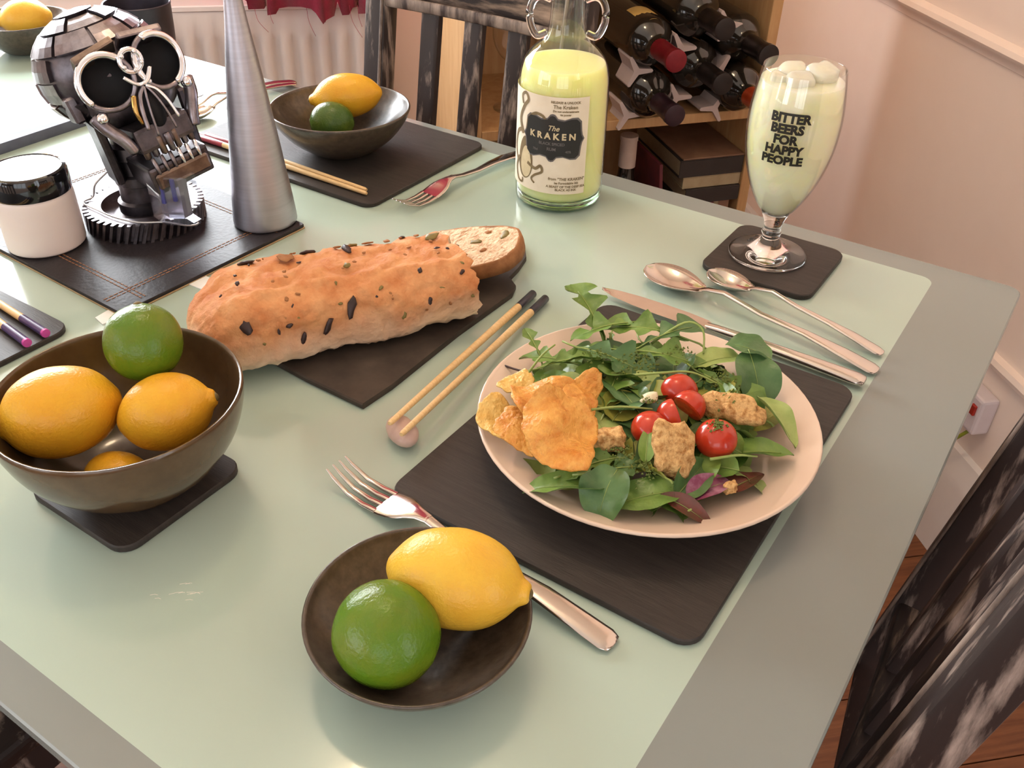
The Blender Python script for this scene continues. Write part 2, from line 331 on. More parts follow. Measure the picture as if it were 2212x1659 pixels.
def blob(rx, ry, rz, n=16, m=10, amp=0.0, freq=1.0, seed=0, sq=2.0):
    V, F = [], []
    e = 2.0 / sq
    g = lambda c: math.copysign(abs(c) ** e, c)
    V.append((0, 0, rz))
    for i in range(1, m):
        t = PI * i / m
        for j in range(n):
            a = 2 * PI * j / n; V.append((rx * g(math.sin(t)) * g(math.cos(a)), ry * g(math.sin(t)) * g(math.sin(a)), rz * g(math.cos(t))))
    V.append((0, 0, -rz)); b = len(V) - 1
    for j in range(n):
        F.append((0, 1 + j, 1 + (j + 1) % n)); F.append((b, 1 + (m - 2) * n + (j + 1) % n, 1 + (m - 2) * n + j))
    for i in range(m - 2):
        for j in range(n): F.append((1 + i * n + j, 1 + (i + 1) * n + j, 1 + (i + 1) * n + (j + 1) % n, 1 + i * n + (j + 1) % n))
    if amp:
        s = max(rx, ry, rz); W2 = []
        for p in V:
            q = Vector(p); W2.append(q * (1 + amp * noise.noise(q / s * freq + Vector((seed * 3.1, seed * 1.7, seed)))))
        V = W2
    return V, F
def text_vf(s, size, align='CENTER', bold=0.0, maxlen=None, shear=0.0):
    cu = bpy.data.curves.new('text', 'FONT'); cu.body = s; cu.size = size; cu.align_x = align; cu.align_y = 'CENTER'; cu.offset = bold; cu.shear = shear; cu.resolution_u = 3
    o = bpy.data.objects.new('text', cu); COL.objects.link(o)
    dg = bpy.context.evaluated_depsgraph_get(); dg.update()
    me = bpy.data.meshes.new_from_object(o.evaluated_get(dg))
    bpy.data.objects.remove(o, do_unlink=True); bpy.data.curves.remove(cu)
    bm = bmesh.new(); bm.from_mesh(me); bmesh.ops.triangulate(bm, faces=bm.faces)
    if maxlen:
        for _ in range(3):
            ee = [e for e in bm.edges if e.calc_length() > maxlen]
            if not ee: break
            bmesh.ops.subdivide_edges(bm, edges=ee, cuts=1); bmesh.ops.triangulate(bm, faces=[f for f in bm.faces if len(f.verts) > 3])
    bm.verts.index_update()
    r = [tuple(v.co) for v in bm.verts], [tuple(v.index for v in f.verts) for f in bm.faces]
    bm.free(); bpy.data.meshes.remove(me)
    return r
CAM_RIGHT = rad(32.963)      # heading of the picture's right-hand direction in the table plane
def wrap(vf, radius_at, z_mid, ang0, off):
    """bend a flat XY sheet round a vertical axis; ang0 is measured from the side that faces the room's front, positive to the right"""
    V = []
    for x, y, _ in vf[0]:
        z = z_mid + y; r = radius_at(z); a = CAM_RIGHT - PI / 2 + ang0 + x / r
        V.append(((r + off) * math.cos(a), (r + off) * math.sin(a), z))
    return V, vf[1]
def prof_radius(prof):
    P = sorted((z, r) for r, z in prof)
    def f(z):
        for (z0, r0), (z1, r1) in zip(P, P[1:]):
            if z0 <= z <= z1: return r0 + (r1 - r0) * (z - z0) / max(1e-9, z1 - z0)
        return P[-1][1]
    return f
def dup(root, loc, rot=None, label=None):
    r = root.copy(); COL.objects.link(r); r.location = loc
    if rot is not None: r.rotation_euler = rot
    if label: r['label'] = label
    for ch in root.children:
        c = ch.copy(); COL.objects.link(c); c.parent = r
        for g in ch.children:
            d = g.copy(); COL.objects.link(d); d.parent = c
    return r

# ------------------------------------------------------------------ the room
RZ = (0, 0, ROOM_ROT)
fl = struct(obj('floor', box(A_L, A_R, B_F, B_B, FLOOR_Z - 0.05, FLOOR_Z - 0.004), 'floor_gap', smooth=False, rot=RZ))
plank_me = None
pw, pl = 0.125, 1.2
row = 0
b = B_F
pv = bbox(0.001, pl - 0.001, 0.001, pw - 0.001, FLOOR_Z - 0.012, FLOOR_Z, 0.001, 1)
while b < B_B - 0.05:
    a = A_L + (row % 3) * 0.4 - 0.8
    while a < A_R:
        if a > A_L - 0.01 and a + pl < A_R + 0.01:
            if plank_me is None:
                first = obj('plank', pv, 'floor_wood', fl, smooth=False, loc=(a, b, 0)); plank_me = first.data
            else:
                o = bpy.data.objects.new('plank', plank_me); COL.objects.link(o); o.parent = fl; o.location = (a, b, 0)
        else:
            x0, x1 = max(a, A_L), min(a + pl, A_R)
            if x1 - x0 > 0.03: obj('plank', bbox(0.001, x1 - x0 - 0.001, 0.001, pw - 0.001, FLOOR_Z - 0.012, FLOOR_Z, 0.001, 1), 'floor_wood', fl, smooth=False, loc=(x0, b, 0))
        a += pl
    b += pw; row += 1
T = 0.12
def wall_pieces(a0, a1, win, make):
    """a wall with one opening, as one mesh of four boxes"""
    w0, w1, z0, z1 = win
    return join(make(a0, w0, FLOOR_Z, CEIL), make(w1, a1, FLOOR_Z, CEIL), make(w0, w1, FLOOR_Z, z0), make(w0, w1, z1, CEIL))
struct(obj('wall_back', wall_pieces(A_L, A_R + T, WIN_B, lambda p, q, z0, z1: box(p, q, B_B, B_B + T, z0, z1)), 'wall_paint', smooth=False, rot=RZ))
struct(obj('wall_right', wall_pieces(B_F, B_B, WIN_R, lambda p, q, z0, z1: box(A_R, A_R + T, p, q, z0, z1)), 'wall_paint', smooth=False, rot=RZ))
struct(obj('wall_left', wall_pieces(B_F, B_B + T, FILL_WIN_L, lambda p, q, z0, z1: box(A_L - T, A_L, p, q, z0, z1)), 'wall_paint', smooth=False, rot=RZ))
struct(obj('wall_front', wall_pieces(A_L - T, A_R + T, FILL_WIN_F, lambda p, q, z0, z1: box(p, q, B_F - T, B_F, z0, z1)), 'wall_paint', smooth=False, rot=RZ))
struct(obj('ceiling', box(A_L - T, A_R + T, B_F - T, B_B + T, CEIL, CEIL + 0.1), 'ceiling_paint', smooth=False, rot=RZ))
# windows: frame, glazing bars and panes in the openings
def window(name, win, at, cols, flip):
    w0, w1, z0, z1 = win
    mk = (lambda p, q, u, v, d0, d1: bbox(p, q, at + d0, at + d1, u, v, 0.003, 1)) if not flip else (lambda p, q, u, v, d0, d1: bbox(at + d0, at + d1, p, q, u, v, 0.003, 1))
    root = struct(obj(name, join(mk(w0, w0 + .05, z0, z1, .01, .07), mk(w1 - .05, w1, z0, z1, .01, .07), mk(w0 + .05, w1 - .05, z0, z0 + .05, .01, .07), mk(w0 + .05, w1 - .05, z1 - .05, z1, .01, .07)), 'white_gloss', smooth=False, rot=RZ))
    st = (w1 - w0) / cols
    for i in range(1, cols): obj('mullion', mk(w0 + st * i - .02, w0 + st * i + .02, z0 + .05, z1 - .05, .02, .06), 'white_gloss', root, smooth=False)
    for i in range(cols):
        e0 = w0 + (.05 if i == 0 else st * i + .02); e1 = w0 + (st * cols - .05 if i == cols - 1 else st * (i + 1) - .02)
        obj('pane', mk(e0, e1, z0 + .05, z1 - .05, .038, .044), 'window_glass', root, smooth=False)
    return root
window('window_1', WIN_B, B_B, 3, False)
window('window_2', WIN_R, A_R, 2, True)
window('fill_window_left', FILL_WIN_L, A_L - .08, 3, True)  # unseen window, added to go with the left fill light
window('fill_window_front', FILL_WIN_F, B_F - .08, 3, False)  # unseen window, added to go with the fill behind the camera
bl_ = thing('added_blind', 'unseen cream blind added to cut light from the upper radiator window', 'blind', room((WIN_B[0] + WIN_B[1]) / 2, B_B - .012, WIN_B[3]), ROOM_ROT)  # unseen blind added to shorten the window's bright reflection on the table
bw_ = (WIN_B[1] - WIN_B[0]) / 2 + .03
obj('roller', xf(lathe([(0, -bw_), (.02, -bw_), (.02, bw_), (0, bw_)], 20), Matrix.Translation((0, -.012, .02)) @ Matrix.Rotation(PI / 2, 4, 'Y')), 'white_gloss', bl_, sharp=40)
obj('cloth', bbox(-bw_ + .01, bw_ - .01, -.0035, -.002, -.66, .005, .0005, 1), 'added_blind_cloth', bl_, smooth=False)
obj('bottom_bar', bbox(-bw_ + .01, bw_ - .01, -.008, .002, -.682, -.6605, .002, 1), 'white_gloss', bl_, smooth=False)
struct(obj('trim_1', bbox(WIN_B[0] - .06, WIN_B[1] + .06, B_B - 0.09, B_B + 0.01, WIN_B[2] - 0.03, WIN_B[2], 0.004, 2), 'white_gloss', smooth=False, rot=RZ))
# dado rail: moulded profile along the right wall
def moulding(prof, b0, b1, a):
    V = [(a - d, b0, z) for d, z in prof] + [(a - d, b1, z) for d, z in prof]; n = len(prof)
    return V, [(i, i + 1, n + i + 1, n + i) for i in range(n - 1)] + [tuple(range(n)), tuple(range(2 * n - 1, n - 1, -1))]
dz = 0.036
struct(obj('trim_2', moulding([(0, dz - .020), (.004, dz - .018), (.006, dz - .010), (.014, dz - .004), (.017, dz + .002), (.014, dz + .009), (.007, dz + .012), (0, dz + .014)], WIN_R[1] + .06, B_B, A_R), 'wall_paint', rot=RZ, sharp=40))
struct(obj('trim_3', moulding([(0, -.382), (.012, -.380), (.015, -.372), (.012, -.364), (0, -.362)], .70, 1.13, A_R), 'wall_paint', rot=RZ, sharp=40))
struct(obj('baseboard_right', moulding([(0, FLOOR_Z), (.022, FLOOR_Z), (.022, -.60), (.018, -.585), (.012, -.570), (.008, -.553), (0, -.548)], WIN_R[1], B_B, A_R), 'white_gloss', rot=RZ, sharp=40))
struct(obj('baseboard_back', xf(moulding([(0, FLOOR_Z), (.022, FLOOR_Z), (.022, -.60), (.018, -.585), (.012, -.570), (.008, -.553), (0, -.548)], -A_R, -A_L, B_B), Matrix.Rotation(PI / 2, 4, 'Z')), 'white_gloss', rot=RZ, sharp=40))

# ------------------------------------------------------------------ dining table: frosted glass top
TX0, TX1, TY0, TY1 = -1.62, -0.013, 0.098, 0.893
IX0, IX1, IY0, IY1 = -1.545, -0.086, 0.122, 0.862
TH = 0.011
table = thing('dining_table', 'glass dining table with a pale green frosted panel and clear frosted border', 'table', ((TX0 + TX1) / 2, (TY0 + TY1) / 2, FLOOR_Z))
tcx, tcy = (TX0 + TX1) / 2, (TY0 + TY1) / 2
inner = [(x + (IX0 + IX1) / 2 - tcx, y + (IY0 + IY1) / 2 - tcy) for x, y in round_rect((IX1 - IX0) / 2, (IY1 - IY0) / 2, 0.012, 6)]
outer = round_rect((TX1 - TX0) / 2, (TY1 - TY0) / 2, 0.012, 6)
zt = -FLOOR_Z
n = len(inner)
obj('frosted_panel', ([(x, y, zt) for x, y in inner] + [(x, y, zt - TH) for x, y in inner], [tuple(range(n)), tuple(range(2 * n - 1, n - 1, -1))] + [(i, (i + 1) % n, n + (i + 1) % n, n + i) for i in range(n)]), 'frosted_panel', table, smooth=False)
sc = 0.0012
o2 = [(x * (1 - sc / abs(x) if abs(x) > .1 else 1), y * (1 - sc / abs(y))) for x, y in outer]
V = [(x, y, zt) for x, y in inner] + [(x, y, zt) for x, y in o2] + [(x, y, zt - sc) for x, y in outer] + [(x, y, zt - TH + sc) for x, y in outer] + [(x, y, zt - TH) for x, y in o2] + [(x, y, zt - TH) for x, y in inner]
F = []
for k in range(5):
    for i in range(n): F.append((k * n + i, k * n + (i + 1) % n, (k + 1) * n + (i + 1) % n, (k + 1) * n + i))
obj('glass_border', (V, F), 'frosted_edge', table, smooth=False)
mat('scuff', srgb(226, 222, 208), 0.5, var=(srgb(214, 210, 196), 90, 0.3, 0.7))
random.seed(2)
sv = []
for i in range(11):
    x0_, y0_ = -.3655 - tcx + random.uniform(-.011, .011), .1995 - tcy + random.uniform(-.009, .009); d_ = random.uniform(.2, 1.1); l_ = random.uniform(.003, .008)
    sv.append(sweep([(x0_, y0_, zt + .00005), (x0_ + l_ * .5 * math.cos(d_), y0_ + l_ * .5 * math.sin(d_) + .0006, zt + .00005), (x0_ + l_ * math.cos(d_), y0_ + l_ * math.sin(d_), zt + .00005)], .00035, .0002, 4))
sf = obj('scuff_marks', join(*sv), 'scuff', table, smooth=False); sf['kind'] = 'stuff'
for sx in (-1, 1):
    for sy in (-1, 1):
        x, y = sx * 0.66, sy * 0.28
        obj('leg', bbox(x - .03, x + .03, y - .03, y + .03, 0, zt - TH - .012, .004), 'table_leg', table, smooth=False)
obj('frame', join(bbox(-.69, .69, -.30, -.25, zt - TH - .045, zt - TH - .0115, .003), bbox(-.69, .69, .25, .30, zt - TH - .045, zt - TH - .0115, .003), bbox(-.69, -.63, -.25, .25, zt - TH - .045, zt - TH - .0115, .003), bbox(.63, .69, -.25, .25, zt - TH - .045, zt - TH - .0115, .003)), 'table_leg', table, smooth=False)

# ------------------------------------------------------------------ chairs with slatted backs, distressed black paint
def chair_plane(h, x=0.0, hw=0.17):
    """how far the back stands forward (+y) at height h; the back leans by 0.155 and bows a little between the stiles"""
    y = -0.155 * (h - 0.75) if h > 0.45 else 0.0465 - (0.45 - h) * 0.10
    return y - (0.010 * (1 - (x / hw) ** 2) if h > 0.5 else 0)
def make_chair(label, loc, rotz, group='distressed black dining chairs'):
    t = thing('dining_chair', label, 'chair', loc, rotz, group)
    hw = 0.17
    for s in (-1, 1):
        hs = [0.0, 0.2, 0.40, 0.45, 0.50, 0.7, 0.9, 1.0]
        x = s * (hw - 0.018)
        path = [(x, chair_plane(h, hw, hw) - 0.0145, h) for h in hs]
        st = obj('stile', sweep(path, 0.036, 0.029, 16, 7.0, up=(0, 1, 0)), 'chair_vertical', t, sharp=35)
        pb = [(x - s * 0.0125, chair_plane(h, hw, hw) + 0.0002, h) for h in hs[3:]]
        obj('beading', sweep(pb, 0.005, 0.004, 8, 2.0, up=(0, 1, 0)), 'chair_worn', st)
    xs = [-(hw - .034) + 2 * (hw - .034) * i / 12 for i in range(13)]
    def rail(h0, h1, name, mt, th=0.022):
        mid = (h0 + h1) / 2
        pts = [(x, chair_plane(mid, x, hw) - 0.011, mid) for x in xs]
        return obj(name, sweep(pts, th, h1 - h0, 18, 6.0), mt, t, sharp=35)
    cr = rail(0.855, 0.985, 'crest_rail', 'chair_rail')
    obj('rail_moulding', sweep([(x, chair_plane(.862, x, hw) + 0.0005, .8625) for x in xs], 0.006, 0.015, 10, 3.0), 'chair_worn', cr)
    rail(0.50, 0.545, 'lower_rail', 'chair_rail', 0.02)
    for x in (-0.068, 0.0, 0.068):
        path = [(x, chair_plane(h, x, hw) - 0.009, h) for h in (0.535, 0.62, 0.70, 0.78, 0.865)]
        obj('slat', sweep(path, 0.029, 0.013, 14, 5.0, up=(0, 1, 0)), 'chair_vertical', t, sharp=35)
    obj('seat', bbox(-.19, .19, .045, .44, .43, .455, .008, 3), 'chair_seat', t, smooth=False)
    obj('apron', join(bbox(-.165, .165, .40, .42, .36, .43, .002, 1), bbox(-.165, -.145, .05, .40, .36, .43, .002, 1), bbox(.145, .165, .05, .40, .36, .43, .002, 1)), 'chair_vertical', t, smooth=False)
    for s in (-1, 1):
        obj('leg', sweep([(s * .155, .41, .43), (s * .155, .41, .2), (s * .155, .41, 0)], [.042, .036, .030], [.042, .036, .030], 12, 5.0, up=(0, 1, 0)), 'chair_vertical', t, sharp=35)
    return t
make_chair('distressed black slat-back chair across the table, behind the far bowl', (-0.711, 0.955, FLOOR_Z), PI)
make_chair('distressed black slat-back chair at the table end, beside the salad place', (0.022, 0.52, FLOOR_Z), PI / 2)
make_chair('distressed black chair pushed under the near long side, seat just showing at lower left', (-0.782, -0.10, FLOOR_Z), 0)

# ------------------------------------------------------------------ bookcase, wine rack, bottles, books
BK_ROT = rad(50)
BK = Vector((-0.798, 1.0955, 0))
def bk(x, y, z):
    return Vector((BK.x + x * math.cos(BK_ROT) - y * math.sin(BK_ROT), BK.y + x * math.sin(BK_ROT) + y * math.cos(BK_ROT), z))
bc = thing('bookcase', 'pale pine open bookcase holding a wine rack, by the pink wall', 'bookcase', bk(0, 0, FLOOR_Z), BK_ROT)
hz = -FLOOR_Z
BD = 0.27
BW = 0.498
obj('side_panel', bbox(0, .018, 0, BD, 0, hz + .24, .001, 1), 'pine', bc, smooth=False)
obj('side_panel', bbox(BW - .018, BW, 0, BD, 0, hz + .24, .001, 1), 'pine', bc, smooth=False)
obj('shelf', bbox(.0185, BW - .0185, 0, BD - .006, hz - .111, hz - .095, .001, 1), 'pine', bc, smooth=False)
obj('shelf', bbox(.0185, BW - .0185, 0, BD - .006, hz - .43, hz - .414, .001, 1), 'pine', bc, smooth=False)
obj('shelf', bbox(.0185, BW - .0185, 0, BD - .006, .06, .078, .001, 1), 'pine', bc, smooth=False)
obj('top_panel', bbox(-.005, BW + .005, -.004, BD, hz + .2405, hz + .26, .001, 1), 'pine', bc, smooth=False)
obj('back_panel', bbox(.0185, BW - .0185, BD - .0055, BD, .0, hz + .24, .0005, 1), 'pine', bc, smooth=False)
# wine bottles lie on their sides, necks to the front
wine_prof = smooth_prof([(0, 0), (.030, 0), (.0365, .004), (.0370, .02), (.0370, .10), (.0370, .178), (.0345, .192), (.026, .204), (.0172, .214), (.0146, .228), (.0142, .25), (.0142, .272)], 3) + [(.0155, .273), (.0155, .281), (0, .281)]
wine_me = None
def wine_bottle(x, z, y_shoulder, cap, label, tip=0.0):
    global wine_me
    L0 = y_shoulder + 0.175
    r = thing('wine_bottle', label, 'bottle', bk(x, L0, z), BK_ROT, 'wine bottles lying in the rack')
    if wine_me is None:
        wine_me = obj('glass_body', xf(lathe(wine_prof, 28), Matrix.Rotation(PI / 2, 4, 'X')), 'wine_glass_dark', r).data
    else:
        o = bpy.data.objects.new('glass_body', wine_me); COL.objects.link(o); o.parent = r
    obj('capsule', xf(lathe([(.0151, .222), (.0153, .235), (.0150, .27), (.0163, .272), (.0163, .2825), (.013, .2835), (0, .2835)], 24), Matrix.Rotation(PI / 2, 4, 'X')), cap, r, sharp=40)
    return r
wb = wine_bottle(.280, .024, .010, 'capsule_red', 'dark wine bottle with red capsule and small yellow shoulder label, upper left in rack')
lab = [( .0375 * math.cos(a), .0375 * math.sin(a)) for a in [rad(60 + 60 * i / 8) for i in range(9)]]
V = [];
for k, y in enumerate((-.130, -.145, -.162)):
    rr = (1.0, 1.0, .99)[k]
    V += [(x * rr * 1.004, y, z * rr * 1.004) for x, z in lab]
V += [(x * .70, -.192, z * .935) for x, z in lab]
obj('label', (V, [(k * 9 + i, k * 9 + i + 1, (k + 1) * 9 + i + 1, (k + 1) * 9 + i) for k in range(3) for i in range(8)]), 'wine_label', wb)
wine_bottle(.288, -.056, .008, 'capsule_purple', 'dark wine bottle with dull purple capsule, lowest left in rack')
wine_bottle(.367, -.019, .022, 'capsule_black', 'dark wine bottle with black capsule in the middle of the rack')
wine_bottle(.436, .018, .022, 'capsule_black', 'dark wine bottle with black capsule beside the bookcase side panel')
wine_bottle(.440, -.056, .002, 'capsule_orange', 'dark wine bottle with orange capsule at lower right in rack')
wine_bottle(.357, .060, .022, 'capsule_black', 'dark wine bottle with black capsule, topmost one in view')
rack = thing('wine_rack', 'pale plastic wine rack made of three-armed joints in the bookcase', 'wine rack', bk(.36, .02, -.095), BK_ROT)
def joint(x, z, rot, d=.05):
    """concave three-armed star, extruded in depth; flats follow the round bottles"""
    pts = []
    for k in range(3):
        a = rot + 2 * PI * k / 3; a2 = a + PI / 3
        for da, rr in ((-.11, .0245), (0, .0262), (.11, .0245)): pts.append((rr * math.cos(a + da), rr * math.sin(a + da)))
        for da, rr in ((-.52, .0085), (0, .0056), (.52, .0085)): pts.append((rr * math.cos(a2 + da), rr * math.sin(a2 + da)))
    n = len(pts); V = [(px, -d / 2, pz) for px, pz in pts] + [(px, d / 2, pz) for px, pz in pts]
    F = [tuple(range(n)), tuple(range(2 * n - 1, n - 1, -1))] + [(i, n + i, n + (i + 1) % n, (i + 1) % n) for i in range(n)]
    obj('rack_joint', (V, F), 'rack_plastic', rack, smooth=False, loc=(x - .36, -.002, z + .095))
joint(.331, .012, rad(180 + 60)); joint(.334, -.064, rad(0)); joint(.403, -.026, rad(60)); joint(.262, -.018, rad(0)); joint(.404, .042, rad(0)); joint(.403, -.086, rad(120 - 60)); joint(.252, -.086, rad(0))
wgp = smooth_prof([(.0040, .070), (.0120, .074), (.0260, .088), (.0340, .108), (.0345, .128), (.0300, .150), (.0270, .160)], 4)
wg = thing('wine_glass', 'empty stemmed wine glass on the bookcase shelf behind the chair slats', 'glass', bk(.095, .09, -.0948), BK_ROT)
obj('glass_wall', lathe(wgp, 32), 'goblet_glass', wg)
obj('stem_and_foot', lathe([(0, .0705), (.0040, .0700), (.0034, .055), (.0034, .020), (.0060, .008), (.0200, .003), (.0330, .0015), (.0330, 0), (0, 0)], 32), 'goblet_glass', wg)
# things on the shelf below
ub = thing('upright_bottle', 'upright dark bottle with pinkish white capsule on the lower shelf', 'bottle', bk(.285, .05, -.4135), BK_ROT)
obj('glass_body', lathe(smooth_prof([(0, 0), (.030, 0), (.036, .004), (.0365, .02), (.0365, .12), (.034, .150), (.022, .178), (.015, .20), (.0135, .215)], 3) + [(.0135, .268), (0, .268)], 24), 'wine_glass_dark', ub)
obj('capsule', lathe([(.0144, .218), (.0146, .235), (.0140, .262), (.0150, .264), (.0150, .272), (0, .2725)], 24), 'capsule_white', ub, sharp=40)
gb = thing('green_bottle', 'upright dark green bottle beside the pale-capped bottle on the lower shelf', 'bottle', bk(.198, .06, -.4135), BK_ROT)
obj('glass_body', lathe(smooth_prof([(0, 0), (.030, 0), (.036, .004), (.0365, .02), (.0365, .13), (.034, .160), (.024, .190), (.0165, .21), (.015, .225)], 3) + [(.015, .262), (0, .262)], 24), 'wine_glass_dark', gb)
obj('capsule', lathe([(.0158, .222), (.0160, .235), (.0158, .268), (.013, .2715), (0, .2715)], 24), 'capsule_black', gb, sharp=40)
def book(name, x0, x1, y0, y1, z0, z1, cover, label, pages='book_pale', yaw=0.0):
    cx, cy = (x0 + x1) / 2, (y0 + y1) / 2; hx, hy, t = (x1 - x0) / 2, (y1 - y0) / 2, 0.002
    r = thing(name, label, 'book', bk(cx, cy, z0), BK_ROT + yaw, 'books on the lower shelf'); h = z1 - z0
    if hx * 2 > h or True:
        if h < hx * 2:      # lying flat, spine to the front
            obj('cover', join(bbox(-hx, hx, -hy, hy, 0, t, .0005, 1), bbox(-hx, hx, -hy, hy, h - t, h, .0005, 1), bbox(-hx, hx, -hy, -hy + t, t, h - t, .0004, 1)), cover, r, smooth=False)
            obj('pages', box(-hx + .003, hx - .003, -hy + t, hy - .003, t, h - t), pages, r, smooth=False)
        else:               # standing, spine to the front
            obj('cover', join(bbox(-hx, -hx + t, -hy, hy, 0, h, .0005, 1), bbox(hx - t, hx, -hy, hy, 0, h, .0005, 1), bbox(-hx + t, hx - t, -hy, -hy + t, 0, h, .0004, 1)), cover, r, smooth=False)
            obj('pages', box(-hx + t, hx - t, -hy + t, hy - .003, .003, h - .003), pages, r, smooth=False)
    return r
book('hardback_book', .362, .479, .004, .20, -.207, -.176, 'book_dark', 'dark-spined book, topmost of the flat stack, under a tan cover', 'book_pale')
tb = book('magazine', .366, .479, .003, .20, -.1758, -.1735, 'book_tan', 'tan-covered thin magazine lying on top of the book stack')
book('thick_book', .372, .479, .006, .20, -.2285, -.2075, 'book_pale', 'pale thick book in the middle of the flat stack')
book('dark_book', .378, .479, .002, .20, -.256, -.229, 'book_dark', 'dark book at the bottom of the flat stack')
xx = .384
for i, (w, c, lb) in enumerate([(.014, 'book_dark', 'dark narrow upright spine, leftmost below the flat stack'), (.018, 'book_tan', 'tan upright spine below the flat stack'), (.010, 'book_white', 'thin whitish upright spine below the flat stack'), (.010, 'book_red', 'thin dark red upright spine below the flat stack'), (.009, 'book_pale', 'thin pale upright spine below the flat stack'), (.020, 'book_tan', 'wide tan upright spine beside the bookcase side')]):
    book('paperback_book', xx, xx + w, .008, .14, -.4135, -.2565, c, lb); xx += w + .0004
mg = thing('folded_brochure', 'reddish brochure leaning against the book stack', 'brochure', bk(.352, .05, -.4135), BK_ROT)
obj('sheet', xf(bbox(-.003, .003, -.045, .07, 0, .235, .0006, 1), Matrix.Rotation(rad(-6), 4, 'Y')), 'book_red', mg, smooth=False)

# ------------------------------------------------------------------ radiator and torn red curtain
rd = thing('radiator', 'white panel radiator with vertical ribs on the wall behind the table', 'radiator', room(0, 1.905, FLOOR_Z), ROOM_ROT)
rz0, rz1 = 0.15, 0.70
N_R = 30; pitch = 0.036; a0 = -1.02
prof = []
for i in range(N_R):
    x = a0 + i * pitch
    prof += [(x, 0), (x + .009, 0), (x + .015, -.011), (x + .029, -.011), (x + .0355, 0)]
V = []
levels = [(rz0, 0), (rz0 + .035, 0), (rz0 + .055, 1), (rz1 - .062, 1), (rz1 - .042, 0), (rz1, 0)]
for z, k in levels: V += [(x, -.011 + (d + .011) * k, z) for x, d in prof]
n = len(prof)
obj('front_panel', (V, [(j * n + i, j * n + i + 1, (j + 1) * n + i + 1, (j + 1) * n + i) for j in range(len(levels) - 1) for i in range(n - 1)]), 'radiator_white', rd, sharp=50)
xe = prof[-1][0]
obj('back_panel', box(a0, xe, .055, .06, rz0, rz1), 'radiator_white', rd, smooth=False)
obj('top_grille', bbox(a0 - .004, xe + .004, -.014, .062, rz1 + .0005, rz1 + .012, .002, 1), 'radiator_white', rd, smooth=False)
for x in (a0 - .004, xe): obj('side_panel', bbox(x, x + .004, -.013, .0545, rz0, rz1, .001, 1), 'radiator_white', rd, smooth=False)
for x in (a0 + .1, xe - .13): obj('bracket', box(x, x + .03, .061, .094, rz0 + .1, rz1 - .1), 'radiator_white', rd, smooth=False)
cur = thing('torn_curtain', 'ragged crimson cloth hanging over the radiator with loose threads', 'curtain', room(0, 1.86, 0), ROOM_ROT)
edge = [(-.175, -.012), (-.160, -.020), (-.152, -.036), (-.128, -.040), (-.122, -.028), (-.120, -.052), (-.108, -.050), (-.104, -.040), (-.080, -.038), (-.060, -.034), (-.045, -.038), (-.030, -.046), (-.022, -.066), (-.018, -.058), (.004, -.055), (.008, -.030), (.012, -.056), (.032, -.055), (.036, -.042), (.046, -.040), (.050, -.054), (.075, -.05), (.10, -.045)]
random.seed(3)
V, nz = [], 8
for k in range(nz + 1):
    for i, (x, z) in enumerate(edge):
        zz = z + (1.50 - z) * k / nz
        V.append((x + .004 * math.sin(i * 2.1 + k), .012 * math.sin(x * 46) + .004 * math.sin(x * 130 + k * .4), zz))
ne = len(edge)
V2 = V + [(x, y + .0012, z) for x, y, z in V]
m2 = len(V)
F = []
for k in range(nz):
    for i in range(ne - 1):
        q = (k * ne + i, k * ne + i + 1, (k + 1) * ne + i + 1, (k + 1) * ne + i); F += [q, tuple(m2 + j for j in reversed(q))]
for i in range(ne - 1): F.append((i, m2 + i, m2 + i + 1, i + 1))
obj('cloth', (V2, F), 'curtain_red', cur)
for x, ln, cv in ((-.145, .035, .02), (-.118, .02, .004), (-.05, .045, .012), (-.019, .02, .002), (.03, .05, .02), (.045, .03, .006)):
    z = -.045
    obj('thread', sweep(curve_pts([(x, -.002, z + .01), (x + cv * .2, -.003, z - ln * .4), (x + cv, -.002, z - ln)], 4), .0008, .0008, 5), 'curtain_red', cur)

# ------------------------------------------------------------------ socket on the right wall
sk = thing('wall_socket', 'white wall socket with a small red switch above the skirting', 'socket', room(A_R, 1.012, -.452), ROOM_ROT)
obj('plate', bbox(-.030, 0, -.030, .045, -.036, .030, .005, 2), 'socket_white', sk, smooth=False)
obj('switch', bbox(-.0345, -.0295, -.022, -.011, -.002, .016, .001, 1), 'switch_red', sk, smooth=False)
cd = thing('power_cord', 'yellow-green cord running down from the wall socket', 'cord', room(A_R, 1.012, -.452), ROOM_ROT)
obj('cable', sweep(curve_pts([(-.014, -.012, -.0355), (-.024, -.008, -.05), (-.034, .012, -.09), (-.04, .05, -.17), (-.035, .05, -.29)], 5), .006, .006, 8), 'cord_green', cd)

# ------------------------------------------------------------------ ceiling lamp (the warm glint in the spoons)
lp = thing('pendant_lamp', 'round warm glass pendant lamp hanging above the table', 'lamp', (-.78, .74, CEIL), 0)
obj('ceiling_rose', lathe([(0, -.0005), (.05, -.0005), (.05, -.012), (.02, -.03), (.004, -.034), (.004, -.20), (0, -.20)], 24), 'lamp_shade', lp, sharp=40)
obj('globe', xf(blob(.085, .085, .085, 28, 16), Matrix.Translation((0, 0, -.283))), 'bulb_warm', lp)

